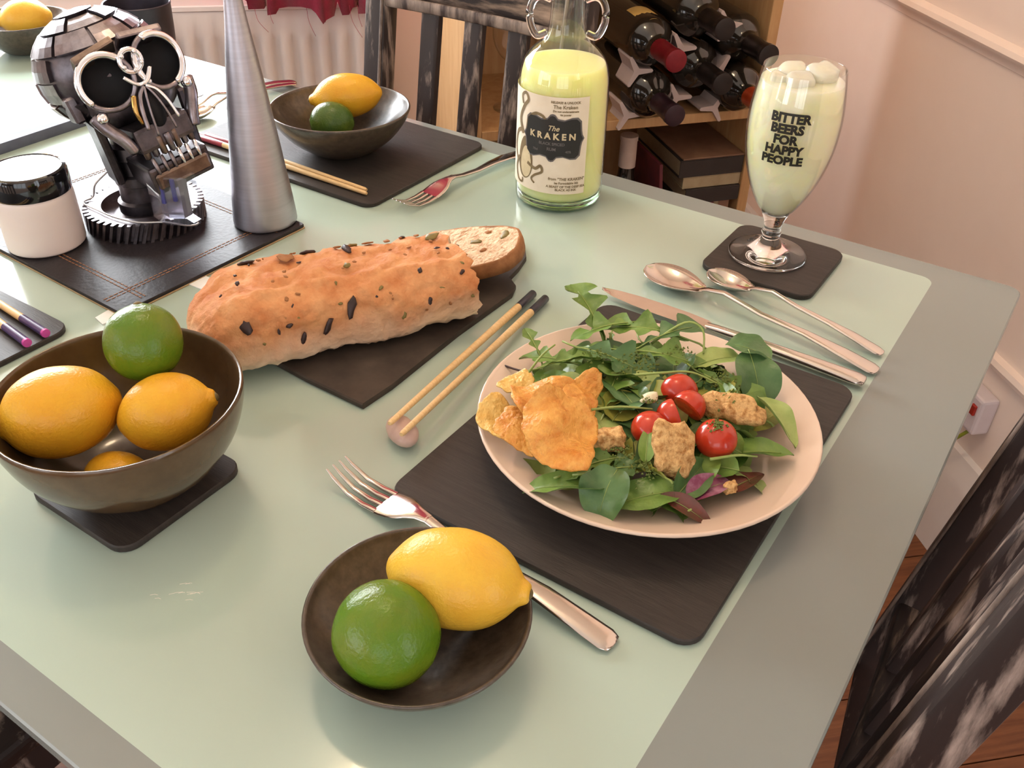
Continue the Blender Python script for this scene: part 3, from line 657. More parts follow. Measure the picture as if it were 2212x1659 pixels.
# ------------------------------------------------------------------ mats and coasters
def placemat(name, label, cat, x0, x1, y0, y1, th=0.005, rnd=0.014, m='slate_mat', rot=0.0, group=None, z=0.0):
    cx, cy = (x0 + x1) / 2, (y0 + y1) / 2
    o = obj(name, slab(round_rect((x1 - x0) / 2, (y1 - y0) / 2, rnd, 6), 0, th, 0.0009), m, loc=(cx, cy, z), rot=(0, 0, rot), sharp=40)
    return tag(o, label, cat, group)
placemat('placemat', 'dark slate-coloured placemat under the white salad plate', 'placemat', -.3165, -.0915, .3365, .6365)
placemat('placemat', 'dark slate-coloured placemat under the far bowl and red-tipped chopsticks', 'placemat', -.910, -.611, .660, .872)
placemat('placemat', 'dark slate-coloured placemat under the purple-tipped chopsticks at the left edge', 'placemat', -.958, -.659, .128, .340)
placemat('slate_board', 'blue-grey slate slab at the upper left, behind the black-lidded jar', 'slate', -1.172, -1.046, .44, .735, th=.012, rnd=.004, m='slate_blue')
placemat('coaster', 'dark square coaster under the stemmed beer glass', 'coaster', -.2775, -.1695, .7475, .8565, th=.0055, rnd=.014)
placemat('coaster', 'dark square coaster under the big brown fruit bowl', 'coaster', -.5115, -.4115, .2005, .3005, th=.0055, rnd=.013)

lm = thing('leather_mat', 'stitched dark leather table mat under the skull, candlestick and jar', 'table mat', (-.788, .489, 0), rad(-2.0))
hx, hy = .148, .107
obj('leather_top', slab(round_rect(hx, hy, .003, 2), .0012, .0048, .0006), 'leather_dark', lm, sharp=40)
obj('trim_edge', slab(round_rect(hx + .0006, hy + .0006, .003, 2), 0, .0016, .0003), 'leather_trim', lm, sharp=40)
def stitch_row(p0, p1):
    p0, p1 = Vector(p0), Vector(p1); L = (p1 - p0).length; k = int(L / .0052); V, F = [], []
    d = (p1 - p0).normalized(); s = Vector((-d.y, d.x, 0))
    for i in range(k):
        q = p0 + d * (i * .0052); j = len(V)
        for e, w in ((0, -.0005), (0, .0005), (.0038, .0005), (.0038, -.0005)): V.append(q + d * e + s * w)
        for e, w in ((0, -.0005), (0, .0005), (.0038, .0005), (.0038, -.0005)): V.append(q + d * e + s * w + Vector((0, 0, .0005)))
        F += [(j + 4, j + 5, j + 6, j + 7), (j, j + 1, j + 5, j + 4), (j + 1, j + 2, j + 6, j + 5), (j + 2, j + 3, j + 7, j + 6), (j + 3, j, j + 4, j + 7)]
    return V, F
zs = .0046
for off in (.026, .030):
    for e0, e1 in (((hx - off, -hy + .004, zs), (hx - off, hy - .004, zs)), ((-hx + off, -hy + .004, zs), (-hx + off, hy - .004, zs)), ((-hx + .004, -hy + off, zs), (hx - .004, -hy + off, zs)), ((-hx + .004, hy - off, zs), (hx - .004, hy - off, zs))):
        obj('stitching', stitch_row(e0, e1), 'stitch', lm, smooth=False)
# white paper slips poking out from under the leather mat
tag(obj('paper_slip', slab([(-.008, -.010), (.006, -.013), (.012, .030), (-.012, .030)], 0, .0011, .0001), 'paper', smooth=False, loc=(-.6530, .3730, .0)), 'white paper slip showing at the near corner of the leather mat, behind the lime', 'paper', 'paper slips under the leather mat')
tag(obj('paper_slip', slab([(-.030, -.010), (.012, -.008), (.014, .010), (-.030, .010)], 0, .0011, .0001), 'paper', smooth=False, loc=(-.6290, .4560, .0)), 'white paper slip showing between the leather mat and the bread', 'paper', 'paper slips under the leather mat')

# ------------------------------------------------------------------ bowls, plate
def bowl(name, label, loc, prof, m, group=None, n=64):
    o = obj(name, lathe(prof, n), m, loc=loc, sharp=60)
    return tag(o, label, 'bowl', group)
big = smooth_prof([(0, .006), (.020, .0065), (.036, .010), (.053, .022), (.066, .040), (.0725, .056), (.0748, .0675)], 4) + [(.0757, .0692), (.0768, .0694), (.0776, .0682)] + smooth_prof([(.0776, .066), (.0756, .053), (.069, .035), (.056, .017), (.043, .006), (.039, .001), (.036, 0)], 4) + [(0, 0)]
BB = (-.4625, .2540, .0056)
bowl('fruit_bowl', 'large glazed brown bowl of lemons with a lime, at lower left', BB, big, 'brown_glaze')
dish = smooth_prof([(0, .005), (.018, .0055), (.034, .010), (.047, .0175), (.0565, .026), (.0600, .031)], 4) + [(.0608, .0320), (.0618, .0320), (.0625, .0312)] + smooth_prof([(.0622, .030), (.0585, .0235), (.050, .0145), (.038, .006), (.028, .001), (.024, 0)], 4) + [(0, 0)]
ND = (-.2215, .2533, .0003)
bowl('shallow_bowl', 'small rough brown bowl with one lemon and one lime in the foreground', ND, dish, 'rough_glaze')
far = smooth_prof([(0, .007), (.024, .0075), (.042, .014), (.058, .026), (.072, .041), (.0775, .0505)], 4) + [(.0785, .0517), (.0797, .0517), (.0804, .0505)] + smooth_prof([(.0800, .049), (.0745, .037), (.061, .020), (.044, .007), (.034, .001), (.030, 0)], 4) + [(0, 0)]
FB = (-.735, .757, .0053)
bowl('shallow_bowl', 'wide dark bowl holding a lemon and lime on the far placemat', FB, far, 'rough_glaze')
TB = (-1.372, .770, .0003)
bowl('shallow_bowl', 'dark bowl with a lemon at the top left corner behind the skull', TB, [(r * .86, z * .9) for r, z in far], 'rough_glaze')
plate_prof = smooth_prof([(0, .0075), (.045, .0075), (.066, .0085), (.078, .0125), (.098, .019), (.114, .0245), (.1195, .0265)], 4) + [(.1208, .0272), (.1220, .0270), (.1226, .0258)] + smooth_prof([(.1222, .0248), (.114, .0205), (.096, .0135), (.080, .006), (.072, .0015), (.068, 0), (.064, 0), (.062, .003)], 3) + [(0, .003)]
PL = (-.1985, .4815, .0052)
tag(obj('dinner_plate', lathe([(r * .975, z) for r, z in plate_prof], 72), 'porcelain', loc=PL, sharp=60), 'round white plate heaped with salad', 'plate')

# ------------------------------------------------------------------ lemons and limes
LEMON = [(-.5, 0), (-.492, .07), (-.468, .135), (-.435, .205), (-.39, .285), (-.31, .38), (-.18, .462), (-.02, .5), (.14, .475), (.27, .395), (.35, .30), (.40, .215), (.435, .15), (.468, .118), (.492, .085), (.5, 0)]
LIME = [(-.5, 0), (-.495, .055), (-.475, .12), (-.45, .20), (-.40, .30), (-.30, .405), (-.15, .48), (0, .5), (.15, .478), (.30, .405), (.40, .30), (.455, .19), (.48, .11), (.497, .06), (.5, 0)]
def citrus(kind, label, loc, L, Wd, rot, m, seed=0, group=None):
    P = LEMON if kind == 'lemon' else LIME
    prof = [(max(0, r) * Wd, x * L) for x, r in smooth_prof(P, 3)]; prof[0] = (0, prof[0][1]); prof[-1] = (0, prof[-1][1])
    v, f = xf(lathe(prof, 36), Matrix.Rotation(PI / 2, 4, 'Y'))
    v = [p * (1 + .025 * noise.noise(p * 45 + Vector((seed, seed * 2, 0)))) for p in v]
    r = thing(kind, label, kind, loc, 0, group); r.rotation_euler = rot
    obj('peel', (v, f), m, r)
    e = L * .5 * (1 + .025 * noise.noise(Vector((L * .5, 0, 0)) * 45 + Vector((seed, seed * 2, 0))))
    obj('stem_button', xf(lathe([(0, .0012), (.0012, .0012), (.0022, .0006), (.0030, -.0002), (.0028, -.0012), (0, -.0012)], 14), Matrix.Translation((e, 0, 0)) @ Matrix.Rotation(PI / 2, 4, 'Y')), 'fruit_button', r)
    return r
def hd(deg, pitch=0.0, roll=0.0):
    """heading in the picture's ground frame: 0 = picture right, 90 = away; pitch lifts the +X end"""
    return Euler((rad(roll), -rad(pitch), rad(deg) + CAM_RIGHT), 'XYZ')
citrus('lemon', 'long yellow lemon with a nipple end in the small foreground bowl', (-.2105, .2755, .0425), .082, .055, hd(-12, -2), 'lemon_peel_pale', 1)
citrus('lime', 'green lime in the small foreground bowl', (-.2215, .2270, .0375), .058, .055, hd(150, 6), 'lime_peel', 2)
citrus('lemon', 'large orange-yellow lemon at the left in the big brown bowl', (-.4905, .2280, .0620), .077, .059, hd(205, -3), 'lemon_peel', 3)
citrus('lemon', 'yellow lemon beside the lime at the right in the big brown bowl', (-.4375, .2700, .0600), .064, .050, hd(15, 12), 'lemon_peel', 4)
citrus('lime', 'lime perched at the back on top of the big brown bowl', (-.4765, .2890, .0875), .052, .0500, hd(100, 70), 'lime_peel', 5)
citrus('lemon', 'lemon mostly hidden at the bottom of the big brown bowl', (-.4470, .2310, .0250), .050, .036, hd(-20), 'lemon_peel', 6)
citrus('lemon', 'lemon with a pointed tip in the far bowl', (-.7520, .7860, .0570), .086, .050, hd(184, -7), 'lemon_peel', 7)
citrus('lime', 'dark green lime in front of the lemon in the far bowl', (-.7365, .7440, .0410), .052, .046, hd(170, 0), 'lime_peel_dark', 8)
citrus('lemon', 'lemon in the bowl at the top left corner', (-1.3670, .7750, .0460), .076, .054, hd(200, -5), 'lemon_peel_pale', 9)

# ------------------------------------------------------------------ bread on its slate board
sl = [(-.4960, .4020), (-.4500, .3990), (-.3915, .3985), (-.3895, .4300), (-.3925, .5200), (-.3910, .6000), (-.3960, .6130), (-.4090, .6220), (-.4120, .6420), (-.4180, .6640), (-.4330, .6840), (-.4500, .6930), (-.4700, .6915), (-.4860, .6950), (-.4990, .6800), (-.5010, .6200), (-.4985, .5000)]
scx, scy = -.445, .545
tag(obj('slate_board', slab([(x - scx, y - scy) for x, y in sl], 0, .0055, .0012), 'slate_natural', loc=(scx, scy, 0), sharp=40), 'narrow rough-edged natural slate board under the bread', 'slate')
LU = Vector((.447, .894, 0)); LV = Vector((-.894, .447, 0)); L0 = Vector((-.4655, .3840, .0058))
def loaf_pt(s, a):
    """s in 0..1 along the loaf (rounded near end to torn cut end), a = angle round the section (0 = front bottom edge going up over the top)"""
    S0, S1 = -.050, .176
    x = S0 + (S1 - S0) * s
    t = min(1.0, max(0.0, s / .22)); cap = math.sqrt(max(0.0, 1 - (1 - t) ** 2)) if t < 1 else 1.0
    wd = .099 * (.20 + .80 * cap) * (1 - .06 * max(0, s - .55)); ht = .064 * (.30 + .70 * cap) * (1 - .10 * s)
    c, q = math.cos(a), math.sin(a)
    g = lambda k, e: math.copysign(abs(k) ** e, k)
    v = .050 - g(c, .80) * wd / 2; z = (.40 + .60 * g(q, .78) if q > 0 else .40 + .40 * g(q, .55)) * ht
    ridge = .0035 * math.exp(-((a - 1.75) / .16) ** 2) * (1 if s < .96 else .4)
    skew = .006 * math.sin(s * 5.0)
    return L0 + LU * x + LV * (v + skew) + Vector((0, 0, z - ridge))
NA, NS = 80, 70
V, F = [], []
for i in range(NS + 1):
    s = i / NS
    for k in range(NA):
        a = 2 * PI * k / NA
        p = loaf_pt(s, a); lump = .0050 * noise.noise(p * 34) + .0030 * noise.noise(p * 95) + .0016 * noise.noise(p * 230)
        edge_a = 1.22 + .12 * noise.noise(Vector((s * 7, 5, 2))); lump += .0022 * math.exp(-((a - edge_a + .08) / .10) ** 2) - (.0030 if edge_a < a < 2.3 else 0.0) * min(1, s * 6)
        c = loaf_pt(s, PI / 2) * .5 + loaf_pt(s, -PI / 2) * .5
        d = (p - c); d.z *= .9
        if p.z < .009: lump = min(lump, 0) * .2
        p = p + d.normalized() * lump
        if i == NS: p = p + LU * (.006 * noise.noise(Vector((k * .45, 3, 1))))
        V.append(p)
for i in range(NS):
    for k in range(NA): F.append((i * NA + k, i * NA + (k + 1) % NA, (i + 1) * NA + (k + 1) % NA, (i + 1) * NA + k))
F.append(tuple(range(NA - 1, -1, -1)))
LO = Vector((-.475, .47, .0058))
loaf = thing('bread_loaf', 'cut loaf of crusty olive bread on the slate board', 'bread', LO)
# the crust: pale floury flanks low down, baked orange crown; one mesh with a baked-colour gradient by height on the loaf
lo = obj('crust', ([p - LO for p in V], F), 'crust', loaf)
mm = MATS['crust']; nt = mm.node_tree; pn = nt.nodes['Principled BSDF']; rp = [x for x in nt.nodes if x.type == 'VALTORGB'][0]
tc = nt.nodes.new('ShaderNodeTexCoord'); sx = nt.nodes.new('ShaderNodeSeparateXYZ'); nt.links.new(tc.outputs['Object'], sx.inputs[0])
nz_ = nt.nodes.new('ShaderNodeTexNoise'); nz_.inputs['Scale'].default_value = 30; nt.links.new(tc.outputs['Object'], nz_.inputs['Vector'])
ad = nt.nodes.new('ShaderNodeMath'); ad.operation = 'MULTIPLY_ADD'; ad.inputs[1].default_value = .030; nt.links.new(nz_.outputs['Fac'], ad.inputs[0]); nt.links.new(sx.outputs['Z'], ad.inputs[2])
mr = nt.nodes.new('ShaderNodeMapRange'); mr.inputs['From Min'].default_value = .020; mr.inputs['From Max'].default_value = .052; nt.links.new(ad.outputs[0], mr.inputs['Value'])
mx = nt.nodes.new('ShaderNodeMix'); mx.data_type = 'RGBA'; nt.links.new(mr.outputs[0], mx.inputs[0]); mx.inputs[6].default_value = srgb(234, 208, 178); nt.links.new(rp.outputs['Color'], mx.inputs[7])
nt.links.new(mx.outputs[2], pn.inputs['Base Color'])
capv = [V[NS * NA + k] - LO for k in range(NA)]
cc = sum(capv, Vector()) / NA
obj('cut_face', (capv + [p * .5 + cc * .5 + LU * .0015 for p in capv] + [cc + LU * .001], [(k, (k + 1) % NA, NA + (k + 1) % NA, NA + k) for k in range(NA)] + [(NA + k, NA + (k + 1) % NA, 2 * NA) for k in range(NA)]), 'crumb', loaf)
def on_loaf(s, a):
    p = loaf_pt(s, a); e = .01
    n = (loaf_pt(s, a + e) - loaf_pt(s, a - e)).cross(loaf_pt(min(1, s + e), a) - loaf_pt(max(0, s - e), a))
    c = loaf_pt(s, PI / 2) * .5 + loaf_pt(s, -PI / 2) * .5
    n = n.normalized()
    if n.dot(p - c) < 0: n = -n
    return p, n
def chunk(s, a, sx_, sy_, m, name, h=.0022, rot=0.0, seed=0):
    p, nrm = on_loaf(s, a)
    q = nrm.to_track_quat('Z', 'Y').to_matrix().to_4x4()
    M4 = Matrix.Translation(p - LO) @ q @ Matrix.Rotation(rot, 4, 'Z')
    obj(name, xf(blob(sx_, sy_, h, 10, 6, .5, 1.8, seed), M4), m, loaf)
# angle a: 0 front edge, ~0.8 front flank, ~1.57 crown, ~2.3 back slope
for i, (s, a, u, w, m, nm, r) in enumerate([
        (.52, .42, .0085, .0036, 'olive', 'olive_piece', 1.2), (.43, .12, .0075, .0026, 'olive', 'olive_piece', 1.1), (.80, .22, .0042, .0022, 'olive', 'olive_piece', 1.3),
        (.16, .55, .0042, .0080, 'olive', 'olive_piece', .2), (.27, 2.25, .0085, .0050, 'olive', 'olive_piece', .4), (.62, 1.95, .0072, .0034, 'olive', 'olive_piece', .9),
        (.30, .30, .0030, .0018, 'olive', 'olive_piece', .3), (.19, 1.5, .0026, .0018, 'olive', 'olive_piece', .3), (.50, 2.42, .0080, .0036, 'olive', 'olive_piece', .3), (.86, 2.35, .0030, .0022, 'olive', 'olive_piece', .3), (.80, 1.0, .0030, .0020, 'olive', 'olive_piece', 1.0),
        (.95, .75, .0030, .0016, 'olive', 'olive_piece', .6), (.34, .02, .0050, .0022, 'olive', 'olive_piece', 1.3), (.95, 1.90, .0072, .0042, 'olive_green', 'olive_piece', .9), (.66, 2.35, .0060, .0040, 'olive_green', 'olive_piece', .2), (.57, 1.42, .0035, .0028, 'olive_green', 'olive_piece', .2), (.70, .05, .0050, .0024, 'olive_green', 'olive_piece', 1.2), (.33, .42, .0032, .0024, 'olive_green', 'olive_piece', .2)]):
    chunk(s, a, u, w, m, nm, .0016, r, i + 1)
random.seed(11)
for i, (s, a, u, w) in enumerate([(.40, 1.95, .0085, .0058), (.60, 2.2, .0042, .003), (.72, 2.3, .005, .0034), (.78, 2.05, .004, .003), (.9, 2.1, .0035, .0026)]):
    chunk(s, a, u, w, 'crust_pit', 'air_pocket', .0009, random.random() * 3, i + 30)

for i in range(46):
    top_ = i < 26
    chunk(random.uniform(.08, .97), random.uniform(1.3, 2.3) if top_ else random.uniform(.05, 1.1), random.uniform(.0010, .0026), random.uniform(.0007, .0016), random.choice(['crust_pit', 'crust_pit', 'olive']) if top_ else random.choice(['crust_pit', 'olive', 'olive_green']), 'air_pocket', .0008, random.random() * 3, i + 60)
slc = thing('bread_slice', 'cut slice of olive bread lying behind the loaf', 'bread', (-.4515, .6080, .0240))
slc.rotation_euler = Euler((rad(-10), rad(15), rad(195)), 'XYZ')
outl = [(.060 * math.copysign(abs(math.cos(t)) ** .8, math.cos(t)), (.036 if math.sin(t) > 0 else .030) * math.copysign(abs(math.sin(t)) ** .75, math.sin(t))) for t in [2 * PI * i / 40 for i in range(40)]]
outl = [(x * (1 + .05 * noise.noise(Vector((x * 60, y * 60, 2)))), y * (1 + .07 * noise.noise(Vector((x * 60, y * 60, 7))))) for x, y in outl]
n = len(outl)
obj('crust_rim', ([(x, y, -.007) for x, y in outl] + [(x * 1.012, y * 1.02, 0) for x, y in outl] + [(x, y, .0068) for x, y in outl] + [(x * .95, y * .93, .0070) for x, y in outl], [(j * n + i, j * n + (i + 1) % n, (j + 1) * n + (i + 1) % n, (j + 1) * n + i) for j in range(3) for i in range(n)] + [tuple(range(n - 1, -1, -1))]), 'crust_pit', slc)
rings = [(.96, .0069), (.72, .0074), (.45, .0070), (.2, .0074)]
V = []
for k, z in rings: V += [(x * k, y * k, z + .0010 * noise.noise(Vector((x * k * 160, y * k * 160, 1)))) for x, y in outl]
V.append((0, 0, .0072))
obj('crumb_face', (V, [(j * n + i, j * n + (i + 1) % n, (j + 1) * n + (i + 1) % n, (j + 1) * n + i) for j in range(3) for i in range(n)] + [(3 * n + i, 3 * n + (i + 1) % n, 4 * n) for i in range(n)]), 'crumb', slc)
for i, (x, y, u, w, m) in enumerate([(.012, .020, .006, .004, 'olive'), (.030, .026, .0050, .0026, 'olive'), (-.014, -.004, .0062, .0034, 'olive_green'), (.006, .002, .005, .0036, 'olive'), (-.040, -.012, .0040, .007, 'olive_green'), (-.026, .010, .0035, .0026, 'crust_pit'), (.020, .006, .004, .003, 'crust_pit'), (-.010, .016, .003, .0024, 'crust_pit'), (-.022, -.018, .0034, .0024, 'crust_pit'), (.044, .008, .0034, .0026, 'crust_pit')]):
    obj('olive_piece' if m != 'crust_pit' else 'air_pocket', xf(blob(u, w, .0012, 10, 6, .5, 1.8, i), Matrix.Translation((x, y, .0072))), m, slc)

# ------------------------------------------------------------------ chopsticks and rest
def chopstick(label, p_thick, p_thin, tip, end=None, group=None, r0=.0037, r1=.0022, frac=.13):
    a, b_ = Vector(p_thick), Vector(p_thin); L = (b_ - a).length
    r = thing('chopstick', label, 'chopstick', a, 0, group)
    d = b_ - a
    lerp = lambda t: d * t
    k = 0.0
    if end:
        obj('end_cap', sweep([lerp(0), lerp(.001), lerp(.012)], [r0 * 1.6, r0 * 2, r0 * 2], [r0 * 1.6, r0 * 2, r0 * 2], 12), end, r, sharp=50); k = .012
    w = lambda t: 2 * (r0 + (r1 - r0) * t)
    obj('lacquer_grip', sweep([lerp(k), lerp(k + .004), lerp(frac)], [w(k) * (1 if end else .8), w(k), w(frac)], [w(k) * (1 if end else .8), w(k), w(frac)], 12), tip, r, sharp=50)
    obj('bamboo_shaft', sweep([lerp(frac), lerp(.5), lerp(.99), lerp(1)], [w(frac) * .985, w(.5), w(1), w(1) * .7], [w(frac) * .985, w(.5), w(1), w(1) * .7], 12), 'bamboo', r, sharp=50)
    return r
G1 = 'navy-tipped chopsticks by the salad plate'
chopstick('navy-tipped bamboo chopstick nearer the bread, on the stone rest', (-.3765, .6120, .0041), (-.3478, .3790, .0200), 'navy_lacquer', None, G1)
chopstick('navy-tipped bamboo chopstick nearer the plate, on the stone rest', (-.3630, .6115, .0041), (-.3335, .3745, .0198), 'navy_lacquer', None, G1)
chopstick('red-tipped bamboo chopstick at the front edge of the far placemat', (-.8930, .6770, .0090), (-.6290, .6765, .0080), 'red_lacquer', None, 'red-tipped chopsticks on the far placemat', frac=.17)
chopstick('red-tipped bamboo chopstick closer to the far bowl', (-.8880, .6860, .0090), (-.6350, .6832, .0080), 'red_lacquer', None, 'red-tipped chopsticks on the far placemat', frac=.17)
chopstick('purple chopstick with pink end, nearer the brown fruit bowl', (-.6590, .3010, .0091), (-.8900, .3260, .0078), 'purple_lacquer', 'pink_lacquer', 'purple-tipped chopsticks at the left edge', frac=.16)
chopstick('purple chopstick with pink end, nearer the leather mat', (-.6595, .3180, .0091), (-.8900, .3350, .0078), 'purple_lacquer', 'pink_lacquer', 'purple-tipped chopsticks at the left edge', frac=.16)
st = blob(.0165, .0110, .0085, 20, 12, .06, 1.2, 3)
st = [(x, y, z - .0018 * math.exp(-(x / .006) ** 2) * (1 if z > 0 else 0)) for x, y, z in st[0]], st[1]
tag(obj('chopstick_rest', st, 'pink_stone', loc=(-.3445, .3885, .0087), rot=(0, 0, rad(-28))), 'pinkish polished stone chopstick rest', 'rest')

# ------------------------------------------------------------------ cutlery
def fork(label, loc, rotz, L=.205):
    t = thing('fork', label, 'fork', loc, rotz, 'steel forks')
    zf = lambda x: .0022 + .0105 * math.exp(-((x - .082) / .028) ** 2) + (.011 * ((.03 - x) / .03) ** 2 if x < .03 else 0) + .006 * math.sin(PI * min(1, max(0, (x - .1) / (L - .1))))
    # head: root of the tines to the neck
    xs = [.046, .051, .058, .064, .070, .077, .085]; ws = [.0245, .0250, .0245, .0220, .0165, .0105, .0078]
    obj('head', sweep([(x, 0, zf(x)) for x in xs], ws, [.0022, .0023, .0024, .0026, .003, .0033, .0034], 14, 3.0), 'steel', t, sharp=60)
    xs = [.083, .10, .125, .15, .175, L - .006, L - .001, L]; ws = [.0080, .0068, .0078, .0110, .0145, .0165, .0130, .0060]
    obj('handle', sweep([(x, 0, zf(x)) for x in xs], ws, [.0034, .0036, .0036, .0032, .0030, .0028, .0024, .0016], 14, 2.6), 'steel', t, sharp=60)
    for k in range(4):
        y = (-1.5 + k) * .0066
        xs = [0, .006, .02, .035, .047]
        obj('tine', sweep([(x, y * (.86 + .14 * min(1, x / .03)), zf(x)) for x in xs], [.0014, .0024, .0034, .0042, .0048], [.0010, .0016, .0020, .0022, .0022], 10, 3.0), 'steel', t, sharp=60)
    return t
fork('steel fork lying beside the foreground bowl and salad placemat', (-.3560, .3320, 0), rad(-4.3), .226)
fork('steel fork standing alone between the far placemat and the bottle', (-.5830, .6735, 0), rad(84.5), .212)
def spoon(label, loc, rotz, L, bl, bw):
    t = thing('spoon', label, 'spoon', loc, rotz, 'steel spoons')
    zf = lambda x: .0030 + .0100 * math.exp(-((x - bl - .014) / .026) ** 2) + .007 * math.sin(PI * min(1, max(0, (x - bl) / (L - bl))))
    V, F = [], []; nu, nv = 20, 9
    for side, th in ((0, 0), (1, .0011)):
        for i in range(nu + 1):
            s = i / nu; x = bl * s
            w = bw / 2 * (math.sin(PI * (s ** .82)) ** .62 if 0 < s < 1 else 0) * (1 - .10 * s) + (.0035 * max(0, (s - .85) / .15))
            dep = .0085 * (math.sin(PI * min(1, s * .98 + .01)) ** .8 if s < 1 else 0)
            rim = .0105 + (zf(bl) - .0105) * s ** 3
            for j in range(nv):
                q = -1 + 2 * j / (nv - 1); V.append((x, q * w, rim - dep * (1 - q * q) - th * (1 if side else 0)))
    m_ = (nu + 1) * nv
    for i in range(nu):
        for j in range(nv - 1):
            q = (i * nv + j, i * nv + j + 1, (i + 1) * nv + j + 1, (i + 1) * nv + j); F += [q, tuple(m_ + k for k in reversed(q))]
        F.append((i * nv, (i + 1) * nv, m_ + (i + 1) * nv, m_ + i * nv)); F.append((i * nv + nv - 1, m_ + i * nv + nv - 1, m_ + (i + 1) * nv + nv - 1, (i + 1) * nv + nv - 1))
    obj('bowl', (V, F), 'steel', t)
    xs = [bl - .003, bl + .004, bl + .02, bl + (L - bl) * .35, bl + (L - bl) * .6, L - .03, L - .006, L - .001, L]
    k = bw / .04
    obj('handle', sweep([(x, 0, zf(x)) for x in xs], [.0075 * k, .0068 * k, .0055 * k, .0062 * k, .0090 * k, .0140 * k, .0155 * k, .012 * k, .005 * k], [.0022, .0030, .0034, .0034, .0032, .0028, .0026, .0022, .0015], 14, 2.6), 'steel', t, sharp=60)
    return t
spoon('large steel dessert spoon lying between knife and teaspoon', (-.3130, .7080, 0), rad(-8.8), .230, .064, .042)
spoon('small steel teaspoon nearest the coaster', (-.2620, .7350, 0), rad(-11.2), .176, .048, .032)
kn = thing('table_knife', 'steel table knife lying behind the salad plate, nearest the placemat', 'knife', (-.3290, .6530, 0), rad(-1.0), None)
xs = [0, .004, .015, .035, .06, .085, .102, .106]
V = []
for x, w0, w1 in zip(xs, [.0000, .0030, .0066, .0088, .0098, .0094, .0074, .0040], [.0000, .0012, .0042, .0068, .0080, .0080, .0066, .0040]):
    V += [(x, -w0, .0060), (x, 0, .0075), (x, w1, .0072), (x, w1, .0052), (x, 0, .0046)]
obj('blade', (V, [(i * 5 + k, i * 5 + (k + 1) % 5, (i + 1) * 5 + (k + 1) % 5, (i + 1) * 5 + k) for i in range(7) for k in range(5)] + [tuple(range(35, 40))]), 'steel', kn, sharp=30)
xs = [.103, .112, .13, .16, .19, .22, .234, .239, .240]
obj('handle', sweep([(x, 0, .0058) for x in xs], [.0085, .0088, .0090, .0108, .0130, .0150, .0158, .0125, .006], [.0040, .0060, .0072, .0078, .0078, .0074, .0064, .0050, .003], 14, 2.5), 'steel', kn, sharp=60)
# cutlery on the left of the far placemat, half hidden by the candlestick
spoon('steel spoon behind the candlestick, by the skull, left of the far placemat', (-.9560, .7050, 0), rad(88), .190, .052, .036)
fork('steel fork behind the candlestick at the far table edge', (-1.0000, .7020, 0), rad(78))

# ------------------------------------------------------------------ lemonade bottle with two little handles
bt = thing('glass_bottle', 'two-handled glass bottle of cloudy lemonade with a black and cream label', 'bottle', (-.4705, .8075, .0003))
bprof = [(.0400, .0000), (.0440, .0020), (.0462, .0070), (.0466, .03), (.0464, .07), (.0460, .105), (.0456, .125), (.0440, .137), (.0405, .1475), (.0335, .1565), (.0255, .1635), (.0200, .171), (.0176, .180), (.0166, .192), (.0160, .205), (.0160, .235), (.0185, .240), (.0185, .252), (.0165, .256)]
bs = smooth_prof(bprof, 4)
obj('glass_wall', lathe(bs, 56), 'bottle_glass', bt)
obj('glass_base', lathe([(0, .0004), (.039, .0004), (.0435, .0026), (.0456, .0075), (.0440, .0120), (.0380, .0085), (.02, .0100), (0, .0115)], 56), 'bottle_base_glass', bt)
brad = prof_radius(bs)
lq = [(0, .0120)] + [(.02, .0104), (.038, .0092), (.0436, .0125)] + [(brad(z) - .0016, z) for z in (.016, .02, .03, .05, .07, .09, .11, .125, .134, .140, .1445)] + [(.030, .1447), (0, .1447)]
obj('lemonade', lathe(lq, 56), 'lemonade', bt, sharp=50)
for s in (-1, 1):
    c, q = math.cos(CAM_RIGHT), math.sin(CAM_RIGHT)
    hp = [(.0195, .172), (.0290, .169), (.0350, .178), (.0370, .190), (.0335, .2015), (.0260, .2060), (.0165, .2030)]
    obj('handle', sweep(curve_pts([(s * x * c, s * x * q, z) for x, z in hp], 5), .0075, .0075, 12), 'clear_glass', bt)
# printed label: paper, black cartouche, lettering
def arc_sheet(x0, x1, y0, y1, nx=24):
    V = []; 
    for j in range(2):
        for i in range(nx + 1): V.append((x0 + (x1 - x0) * i / nx, (y0, y1)[j], 0))
    return V, [(i, i + 1, nx + 2 + i, nx + 1 + i) for i in range(nx)]
RB = .0465
lb = obj('label', wrap(arc_sheet(-1.95 * RB, rad(31) * RB, -.0505, .0500, 40), brad, .0735, 0, .0007), 'label_paper', bt)
def plaque(w, h, k=1.0):
    """scalloped cartouche outline"""
    pts = []
    for sxn, syn in ((1, 1), (-1, 1), (-1, -1), (1, -1)):
        seg = [(w * 1.10, 0), (w * 1.03, h * .16), (w * 1.0, h * .34), (w * .97, h * .74), (w * .84, h * .90), (w * .64, h * .90), (w * .40, h * .80), (w * .18, h * .84), (w * .08, h * 1.0), (0, h * 1.03)]
        s2 = [(x * sxn, y * syn) for x, y in seg]
        if sxn * syn < 0: s2 = s2[::-1]
        pts += s2[:-1] if True else s2
    return pts
def plaque_sheet(w, h):
    P = plaque(w, h); n = len(P); V = []
    for k in (1.0, .75, .5, .25): V += [(x * k, y * k, 0) for x, y in P]
    V.append((0, 0, 0))
    return V, [(j * n + i, j * n + (i + 1) % n, (j + 1) * n + (i + 1) % n, (j + 1) * n + i) for j in range(3) for i in range(n)] + [(3 * n + i, 3 * n + (i + 1) % n, 4 * n) for i in range(n)]
PA = rad(-14)
obj('plaque_border', wrap(plaque_sheet(.0300, .0240), brad, .0822, PA, .0010), 'label_grey', lb)
